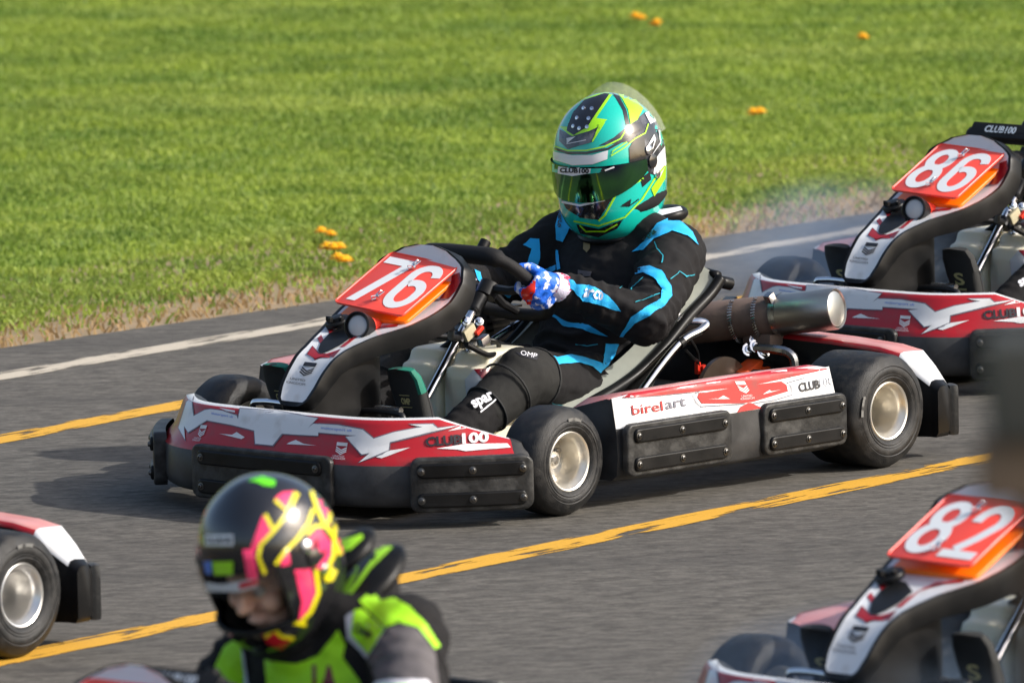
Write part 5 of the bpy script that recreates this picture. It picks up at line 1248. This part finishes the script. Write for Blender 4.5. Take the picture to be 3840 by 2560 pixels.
  ('p','green_paint',[(-0.0385,0.1447),(-0.0128,0.1523),(0.0121,0.1447),(0.0102,0.1344),(-0.0074,0.1361),(-0.0236,0.1426)],1),
  ('p','white_paint',[(-0.117,0.0459),(-0.0642,0.0473),(-0.0637,0.027),(-0.1156,0.0262)],1),
  ('t','black_print','CLUB100',0.0108,0.046,0.011,(-0.0899,0.0367),0.0005,2,0),
  ('p','blue_print',[(-0.1189,-0.0028),(-0.1043,-0.0014),(-0.1043,-0.0263),(-0.1156,-0.0244)],1),
  ('p','lime_paint',[(-0.1032,-0.0028),(-0.0642,-0.0014),(-0.0653,-0.0263),(-0.0994,-0.0272)],1),
 ]),
 'nvisor': ((0.5, -0.04, 0.735), [
  ('p','white_paint',[(-0.1162,-0.0407),(-0.0859,-0.0442),(-0.0203,-0.0326),(-0.0195,-0.0469),(-0.0534,-0.0577),(-0.1129,-0.0577)],1),
  ('p','red_paint',[(-0.0534,-0.042),(-0.0203,-0.0339),(-0.0198,-0.0434),(-0.0534,-0.0523)],2),
 ]),
 'nsuit': ((0.42, 0.05, 0.55), [
  ('p','suit_lime',[(-0.1335,-0.0064),(-0.0726,-0.0104),(-0.0346,0.0031),(0.0033,0.0519),(0.0168,0.0248),(0.0114,0.0004),(0.0426,-0.0429),(0.0467,-0.0754),(-0.1268,-0.0754)],1),
  ('p','suit_lime',[(0.0412,0.1034),(0.0629,0.121),(0.0819,0.1047),(0.1063,0.1102),(0.1334,0.0953),(0.1659,0.06),(0.1889,0.0221),(0.1794,0.018),(0.1496,0.0573),(0.1144,0.0668),(0.09,0.0573)],1),
  ('p','suit_silver',[(0.0168,0.0763),(0.0331,0.0871),(0.0467,0.0898),(0.0914,0.0546),(0.0561,-0.0009),(0.0196,0.0356)],1),
  ('p','suit_lime',[(0.0331,0.0871),(0.0467,0.0898),(0.09,0.0546),(0.0602,0.0086),(0.0263,0.0438)],2),
  ('t','black_print','OMP',0.0162,0.039,-0.587,(0.0494,0.0492),0.001,3,0),
  ('p','suit_lime',[(-0.2108,0.014),(-0.1864,0.0316),(-0.1777,0.014),(-0.1715,-0.0809),(-0.246,-0.0809),(-0.227,-0.0213)],1),
  ('p','suit_silver',[(-0.1777,0.014),(-0.1723,0.0031),(-0.162,-0.07),(-0.1715,-0.07)],1),
  ('p','suit_grey',[(0.0941,0.0546),(0.1144,0.0655),(0.1469,0.056),(0.1794,0.014),(0.1903,-0.07),(0.1686,-0.0809),(0.0738,-0.0375),(0.0575,-0.0023)],1),
  ('p','suit_white',[(0.0521,-0.0809),(0.0738,-0.0402),(0.1008,-0.0353),(0.1659,-0.0375),(0.1794,-0.0592),(0.1767,-0.0809)],2),
  ('p','suit_lime',[(0.0656,-0.0809),(0.0846,-0.047),(0.155,-0.0456),(0.1686,-0.0809)],3),
  ('t','dark_red_sticker','LA',0.0541,0.046,0.0,(-0.0211,-0.0402),0.004,2,0),
 ]),
 'nbrace': ((0.42, 0.05, 0.62), [
  ('p','suit_lime',[(0.0076,0.1425),(0.0469,0.1539),(0.0483,0.1465),(0.0266,0.1262),(0.0104,0.1208)],1),
  ('p','suit_lime',[(0.0293,0.1181),(0.0645,0.1425),(0.0875,0.1457),(0.1038,0.1316),(0.0645,0.0937),(0.0104,0.0206),(0.0036,0.0396),(0.032,0.0829)],1),
  ('p','black_print',[(0.0429,0.1073),(0.0726,0.1316),(0.0862,0.1344),(0.0591,0.0991),(0.0212,0.045),(0.0401,0.0829)],2),
  ('p','suit_lime',[(-0.0465,-0.0119),(-0.0221,0.0071),(-0.014,-0.0011),(-0.0167,-0.0173),(-0.0438,-0.0309)],1),
  ('p','suit_lime',[(-0.0899,-0.0634),(-0.0519,-0.0525),(-0.0546,-0.0634),(-0.0763,-0.0715)],1),
 ]),
}

# ------------------------------------------------------------------ laying the prints
def fit_text(s, h, w, rot, at, bold, shear):
    bm = text_bm(s, .1, bold * .1 / max(h, .001) * .7, 1, shear)
    xs = [v.co.x for v in bm.verts]; ys = [v.co.y for v in bm.verts]
    sx = w / (max(xs) - min(xs)); sy = h / (max(ys) - min(ys)); cx = (max(xs) + min(xs)) / 2; cy = (max(ys) + min(ys)) / 2
    bm.transform(Matrix.Translation((at[0], at[1], 0)) @ Matrix.Rotation(rot, 4, 'Z') @ Matrix.Diagonal((sx, sy, 1, 1)) @ Matrix.Translation((-cx, -cy, 0)))
    return bm
def lay_all(key, target, parent, mirror=False, step=.012, base=.0006, jump=.05, names=('sticker', 'lettering'), text_lift=0.0):
    o, items = DECALS[key]; o = Vector(o); e1, e2 = VE1.copy(), VE2.copy()
    if mirror: o.y = -o.y; e1 = Vector((-e1.x, e1.y, -e1.z)); e2 = Vector((e2.x, -e2.y, e2.z))
    pr = Proj(target, o, e1, e2)
    for it in items:
        if it[0] == 'p':
            pts = [((-u if mirror else u), v) for u, v in it[2]]
            pr.lay(names[0], flat_bm([pts]), it[1], parent, base + .0008 * it[3], step, jump, True)
        elif not mirror:
            _, m, s, h, w, rot, at, bold, lift, shear = it
            pr.lay(names[1], fit_text(s, h, w, rot, at, bold, shear), m, parent, base + .0008 * lift + text_lift, step, jump)

# ------------------------------------------------------------------ karts
kart = make_kart()
K0 = kart['root']
lay_all('bumper', kart['bump'], kart['bump']); lay_all('pod', kart['podL'], kart['podL']); lay_all('pod', kart['podR'], kart['podR'], True)
lay_all('nose', kart['nose'], kart['nose']); lay_all('tank', kart['tank'], kart['tank'])
SPOTS = [((0, 0), 47.685, '76', RAD(5), True, 'red and white racing kart with number plate 76 in the middle of the track'),
         ((1.409, 2.178), 47.4, '86', RAD(2.5), True, 'red and white racing kart with number plate 86 behind kart 76'),
         ((1.166, -4.341), 47.15, '82', RAD(1), False, 'red and white racing kart with number plate 82 at lower right'),
         ((-.50, -6.485), 48.0, '', RAD(0), False, 'kart of the pink and black helmeted driver, cut off by the bottom edge'),
         ((-2.008, -2.765), 51.0, '', RAD(0), True, 'kart leaving at the left edge, only its rear wheel and bumper in view')]
KARTS = [K0] + [copy_tree(K0) for _ in SPOTS[1:]]
for k, (p, th, dig, roll, tube, lb) in zip(KARTS, SPOTS):
    k.location = (p[0], p[1], 0); k.rotation_euler = (0, 0, RAD(th + 180)); tag(k, lb, 'kart', 'racing karts')
    make_plate(k, dig, roll, tube, (-.053, .053))
for k in KARTS[1:]:
    for w in [c for c in k.children if c.name.startswith('wheel')]: w.rotation_euler = (0, random.uniform(-2, 2), 0)
for i in (0, 2, 4):       # three of the wheels have no padded block on top
    s = [c for c in KARTS[i].children if c.name.startswith('steering_wheel')][0]
    for c in [c for c in s.children if c.name.startswith('top_pad')]: bpy.data.objects.remove(c)
for i in (1, 3):          # lettering on the padded top of the steering wheel
    s = [c for c in KARTS[i].children if c.name.startswith('steering_wheel')][0]
    bm = fit_text('CLUB100', .021, .105, 0, (0, 0), .0012, 0)
    for v in bm.verts: v.co = kart['swf'](v.co.x, .1562, v.co.y + .003)
    s.location = (.0, 0, .022 if i == 1 else -.02)
    for f in bm.faces:
        f.normal_update()
        if f.normal.x < 0: f.normal_flip()
    me = bpy.data.meshes.new('lettering'); bm.to_mesh(me); bm.free(); link('lettering', me, 'plate_white', s, False)
rear = [c for c in KARTS[4].children if c.name.startswith('wheel')]
for w in rear:
    r = [c for c in w.children if c.name.startswith('rim')][0]
    r.data = r.data.copy(); r.data.materials[0] = MATS['silver_rim']

# ------------------------------------------------------------------ drivers
POSE = dict(
    torso=[(.39, 0, .10, .13, .09, -.2), (.385, 0, .17, .165, .112, -.3), (.335, 0, .27, .155, .105, -.4), (.275, 0, .38, .165, .112, -.45), (.235, 0, .46, .178, .106, -.35), (.215, 0, .525, .162, .082, -.2), (.212, 0, .565, .09, .07, -.1)],
    armL=((.205, .172, .512), (.455, .300, .388), (.60, .178, .462)), armR=((.215, -.178, .52), (.36, -.285, .42), (.60, -.172, .472)),
    legL=((.42, .10, .19), (.755, .17, .268), (1.07, .155, .115)), legR=((.42, -.10, .19), (.74, -.19, .29), (1.12, -.155, .12)),
    shoeL=((1.105, .145, .075), (1.165, .14, .335)), shoeR=((1.20, -.17, .075), (1.275, -.165, .335)),
    neck=(.215, 0, .575), head=((.245, .002, .735), RAD(9), RAD(13), 0))
drv = make_driver(POSE, kart['swf'], 'suit_black', ('glove_blue', 'glove_white'), 'shoe_green', 'teal_paint', 'visor_mirror')
P0 = drv['root']
def cuffs(person, matname):
    for k in 'LR':
        kn, an = Vector(POSE['leg' + k][1]), Vector(POSE['leg' + k][2]); d = (an - kn).normalized()
        t = MB(); t.tube([an - d * .05, an - d * .02, an + d * .012, an + d * .02], [.052, .051, .049, .043], 18); obj('ankle_cuff', t, matname, person)
def knee_pads(person):
    out = []
    for k in 'LR':
        hp, kn, an = (Vector(q) for q in POSE['leg' + k]); a = kn + (hp - kn).normalized() * .045; b = kn + (an - kn).normalized() * .14
        t = MB(); t.capsule(a, kn, .075, .074, 16); t.capsule(kn, b, .072, .058, 16); t.ellipsoid(kn + Vector((.012, .0, .022)), (.058, .056, .054))
        kp = fuse('knee_pad', t, .006, 3, 'knee_pad', person, .0015, 26); out.append(kp)
        for (c, d, r) in ((a, (hp - kn), .0765), (b, (an - kn), .0605), (kn + (an - kn).normalized() * .06 + Vector((.004, 0, .004)), (an - kn), .072)):
            d = d.normalized(); x = d.orthogonal().normalized(); y = d.cross(x)
            m = MB(); m.tube([c + (x * math.cos(q) + y * math.sin(q)) * r for q in [2 * math.pi * i / 28 for i in range(28)]], .0032, 6, closed=True); obj('pad_seam', m, 'shoe_black', kp)
    return out
def sole_print(driver, s, matname, size):
    for k, sh in zip('LR', driver['shoes']):
        h, e = (Vector(q) for q in POSE['shoe' + k]); c = h.lerp(e, .68); up = (e - h).normalized()
        pr = Proj(sh, c, Vector((0, 1, 0)), up, .2)
        pr.lay('lettering', fit_text(s, size, size * (.9 if len(s) < 2 else 1.6), 0, (0, 0), .001, 0), matname, sh, .001, .05)
        if len(s) < 2: pr.lay('lettering', flat_bm([rrect(size * .9, size * .16, .001, 2, (0, -size * .85))]), matname, sh, .001, .05)
        else:
            for dv in (-.9, .9): pr.lay('lettering', flat_bm([rrect(size * 1.8, size * .1, .0005, 2, (0, size * dv))]), matname, sh, .001, .05)
# the other three drivers sit alike; only feet, shins and hands of two of them come into view
OTHERS = []
for i, (acc, hel, lb) in ((1, ('connector_red', 'white_paint', 'driver of kart 86, black shoes with gold letter on the soles')), (2, ('suit_blue', 'black_paint', 'driver of kart 82, only black soles and a blue ankle in view')), (4, ('suit_black', 'red_paint', 'driver of the kart leaving the frame at the left'))):
    c = copy_tree(P0); OTHERS.append((i, c, acc, hel, lb))
for i, c, acc, hel, lb in OTHERS:
    for ch in c.children:
        n = ch.name.split('.')[0]
        new = {'helmet': hel, 'glove': 'glove_teal' if i == 2 else 'glove_black'}.get(n)
        if new: ch.data = ch.data.copy(); ch.data.materials[0] = MATS[new]
        for g in ch.children:
            gn = g.name.split('.')[0]
            new = {'toe_cap': 'shoe_black', 'visor': 'black_paint', 'glove_cuff': 'glove_black'}.get(gn)
            if new: g.data = g.data.copy(); g.data.materials[0] = MATS[new]
    cuffs(c, acc)
    sh = [q for q in c.children if q.name.startswith('shoe')]
    sole_print(dict(shoes=sh), 'S', 'logo_gold', .034)
    body = [q for q in c.children if q.name.startswith('body')][0]
    o, items = DECALS['suit']; pr = Proj(body, o, VE1, VE2)
    for it in items:
        if it[0] == 't' and it[2] == 'spar': pr.lay('lettering', fit_text(it[2], it[3], it[4], it[5], it[6], it[7], 0), it[1], body, .0016, .012)
    settle(c, KARTS[i]); tag(c, lb, 'person', 'kart drivers')
# driver of kart 76
cuffs(P0, 'suit_blue'); pads = knee_pads(P0); sole_print(drv, 'OMP', 'logo_gold', .017)
lay_all('helmet', drv['helmet'], drv['helmet'], names=('paint_panel', 'lettering'), base=.0003)
lay_all('visor', drv['visor'], drv['visor'], names=('visor_strip', 'lettering'), base=.0003)
lay_all('suit', [drv['body']], drv['body'], names=('suit_panel', 'lettering'), base=.003, step=.006, text_lift=.0025)
lay_all('knee', pads[0], pads[0], names=('patch', 'lettering'))
M = drv['M']
for (a, b) in ((-.02, .05), (-.02, .075), (-.02, .10), (.02, .05), (.02, .075), (.02, .10), (0, .045)):
    z = interp(b, [.04, .1], [.112, .150]); aa = math.atan2(a, .1 + .0 * b)
    p = M @ helm(a * 9, z, .001); q = M @ helm(a * 9, z, .01); t = MB(); t.lathe([(0, .005), (.003, .005), (.004, .0005)], p, q - p, 10); obj('vent_screw', t, 'chrome', drv['helmet'])
t = MB(); rows = []
for i in range(15):
    a = RAD(-72 + 144 * i / 14); row = []
    for (b, lift) in ((.03, .002), (-.01, .014), (-.045, .024), (-.07, .026)):
        x = b - .03 * math.sin(a) ** 2; p = Vector((x, .118 * math.sin(a), .165 * math.cos(a) * .97 + lift * math.cos(a) ** .7 - .01))
        row.append(M @ p)
    rows.append(row)
t.loft(rows, closed=False, caps=False); obj('helmet_spoiler', t, 'clear_plastic', drv['helmet'])
# red leather patch over the knuckles of the near glove
g = drv['hands'][0]; kc = kart['swf'](.172, .012, -.03)
Proj(g, kc, VE1, VE2, .2).lay('knuckle_patch', flat_bm([[(-.030, -.032), (-.012, -.030), (.0, .036), (-.018, .040), (-.034, .01)]]), 'glove_red', g, .0035, .006, .03, True)
# neck brace tongue behind the shoulder
t = MB(); t.ellipsoid((.142, .085, .592), (.062, .05, .026), Matrix.Rotation(-.6, 3, 'Z') @ Matrix.Rotation(.15, 3, 'Y'), 20); nb = obj('brace_wing', t, 'black_plastic', drv['collar'])
Proj(nb, (.142, .085, .60), VE1, VE2, .3).lay('brace_print', flat_bm([[(-.055, -.012), (-.015, .006), (.04, .014), (.045, .006), (.0, -.006), (-.045, -.02)]]), 'suit_white', nb, .001, .01)
settle(P0, K0)
tag(P0, 'driver in green helmet and black suit with blue panels steering kart 76', 'person', 'kart drivers')

# driver leaning forward in the kart at the bottom edge
NPOSE = dict(POSE, torso=[(.41, 0, .10, .13, .09, .1), (.41, 0, .17, .165, .115, .1), (.395, 0, .28, .16, .115, .05), (.385, -.005, .40, .18, .125, .1), (.385, -.01, .50, .195, .115, .25), (.40, -.015, .575, .175, .085, .35), (.42, -.02, .615, .09, .07, .4)],
    armL=((.365, .172, .595), (.50, .31, .46), (.605, .178, .47)), armR=((.385, -.16, .55), (.46, -.255, .42), (.605, -.172, .455)), neck=(.43, -.02, .615), head=((.50, -.04, .748), RAD(0), RAD(27), RAD(0)), head_size=.92, collar=False)
ndrv = make_driver(NPOSE, kart['swf'], 'suit_black', ('glove_black', 'suit_lime'), 'shoe_black', 'black_paint', 'smoked_visor', True)
PN = ndrv['root']; M = ndrv['M']
t = MB(); c = Vector((.016, 0, -.036))
t.ellipsoid(c, (.088, .072, .105)); t.ellipsoid(c + Vector((.03, 0, -.07)), (.05, .05, .045)); t.ellipsoid(c + Vector((.055, 0, .028)), (.036, .058, .018))
t.capsule(c + Vector((.085, 0, .018)), c + Vector((.106, 0, -.022)), .008, .013); t.ellipsoid(c + Vector((.082, 0, -.062)), (.012, .024, .008))
for s in (1, -1): t.ellipsoid(c + Vector((.062, s * .042, -.025)), (.026, .024, .026)); t.capsule(c + Vector((.098, s * .009, -.026)), c + Vector((.092, s * .010, -.027)), .008, .007)
t.v = [tuple(M @ Vector(v)) for v in t.v]; face = fuse('face', t, .004, 3, 'skin', PN)
for s in (1, -1):
    t = MB(); t.ellipsoid(M @ (c + Vector((.074, s * .033, .006))), (.0125, .0125, .0125)); e = obj('eye', t, 'eye_white', face)
    t = MB(); t.ellipsoid(M @ (c + Vector((.0845, s * .032, .006))), (.0042, .0045, .0045)); obj('iris', t, 'black_print', e)
    t = MB(); t.tube([M @ (c + Vector((.088 - .012 * abs(k - .4), s * (.014 + .012 * k), .027 + .004 * math.sin(k)))) for k in (0, 1, 2, 3)], .004, 6); obj('eyebrow', t, 'hair_brown', face)
lay_all('nhelmet', [ndrv['helmet'], ndrv['visor']], ndrv['helmet'], names=('paint_panel', 'lettering'), base=.0003)
lay_all('nvisor', ndrv['visor'], ndrv['visor'], names=('visor_strip', 'lettering'), base=.0003)
lay_all('nsuit', ndrv['body'], ndrv['body'], names=('suit_panel', 'lettering'), base=.0018, step=.007)
t = MB(); rows = []
for (r, z) in ((.085, .0), (.108, .010), (.12, .036), (.117, .068), (.104, .08), (.09, .068), (.08, .032)):
    rows.append([Vector((.35 + r * .95 * math.cos(q), -.01 + r * math.sin(q), .60 + z * (1 - .95 * math.cos(q)) * .66)) for q in [2 * math.pi * k / 36 for k in range(36)]])
t.loft(rows + rows[:1], caps=False); br = obj('neck_support', t, 'suit_black', PN, angle=180)
wings = []
for (c, r) in (((.35, .075, .688), (.095, .055, .024)), ((.265, -.05, .722), (.06, .04, .02))):
    t = MB(); t.ellipsoid(c, r, Matrix.Rotation(.62, 3, 'Y'), 22); wings.append(obj('hood_wing', t, 'black_plastic', br, angle=180))
lay_all('nbrace', [br] + wings, br, names=('brace_panel', 'lettering'))
settle(PN, KARTS[3]); tag(PN, 'driver in black helmet with pink and yellow flames and lime suit, leaning forward', 'person', 'kart drivers')

# ------------------------------------------------------------------ blurred post close to the camera, at the right edge
r = empty('fence_post', (.08, -17.41, 0)); top = 2.449
t = MB(); t.box((.003, .02, top - .043), (.140, .12, .086), bev=.007); obj('post_cap', t, 'post_cap_grey', r)
t = MB(); t.box((.003, .02, top - .118), (.160, .07, .056), bev=.006); obj('rail_end', t, 'weathered_wood', r)
t = MB(); t.box((.012, .03, (top - .09) / 2), (.112, .06, top - .09), bev=.007); obj('post', t, 'dark_wood', r)
tag(r, 'blurred dark wooden post with a grey cap close by at the right edge', 'post')

# ------------------------------------------------------------------ thin blue exhaust smoke
sm = bpy.data.materials.new('exhaust_smoke'); sm.use_nodes = True; nt = sm.node_tree
nt.nodes.remove(nt.nodes['Principled BSDF']); pv = nt.nodes.new('ShaderNodeVolumePrincipled')
pv.inputs['Color'].default_value = (.5, .7, 1.0, 1); pv.inputs['Anisotropy'].default_value = .2
tc = N(nt, 'ShaderNodeTexCoord'); gr = nt.nodes.new('ShaderNodeTexGradient'); gr.gradient_type = 'SPHERICAL'; nt.links.new(tc.outputs['Object'], gr.inputs[0])
ns = N(nt, 'ShaderNodeTexNoise', Scale=2.4, Detail=3.0); nt.links.new(tc.outputs['Object'], ns.inputs['Vector'])
mu = nt.nodes.new('ShaderNodeMath'); mu.operation = 'MULTIPLY'; nt.links.new(gr.outputs['Fac'], mu.inputs[0]); nt.links.new(ramp(nt, ns.outputs[0], .3, .7, .5, 4.2), mu.inputs[1])
nt.links.new(mu.outputs[0], pv.inputs['Density'])
nt.links.new(pv.outputs[0], nt.nodes['Material Output'].inputs['Volume']); MATS['exhaust_smoke'] = sm
for (c, r, lb) in (((.46, 1.75, .22), (.42, .55, .26), 'thin blue exhaust smoke drifting behind kart 76 over the front wheel of kart 86'), ((.30, -5.0, .16), (.42, .55, .2), 'thin blue exhaust smoke over the asphalt beside kart 82')):
    t = MB(); t.ellipsoid((0, 0, 0), (1, 1, 1), None, 24)
    o = obj('smoke', t, 'exhaust_smoke'); o.location = c; o.scale = r; tag(o, lb, 'smoke', kind='stuff')
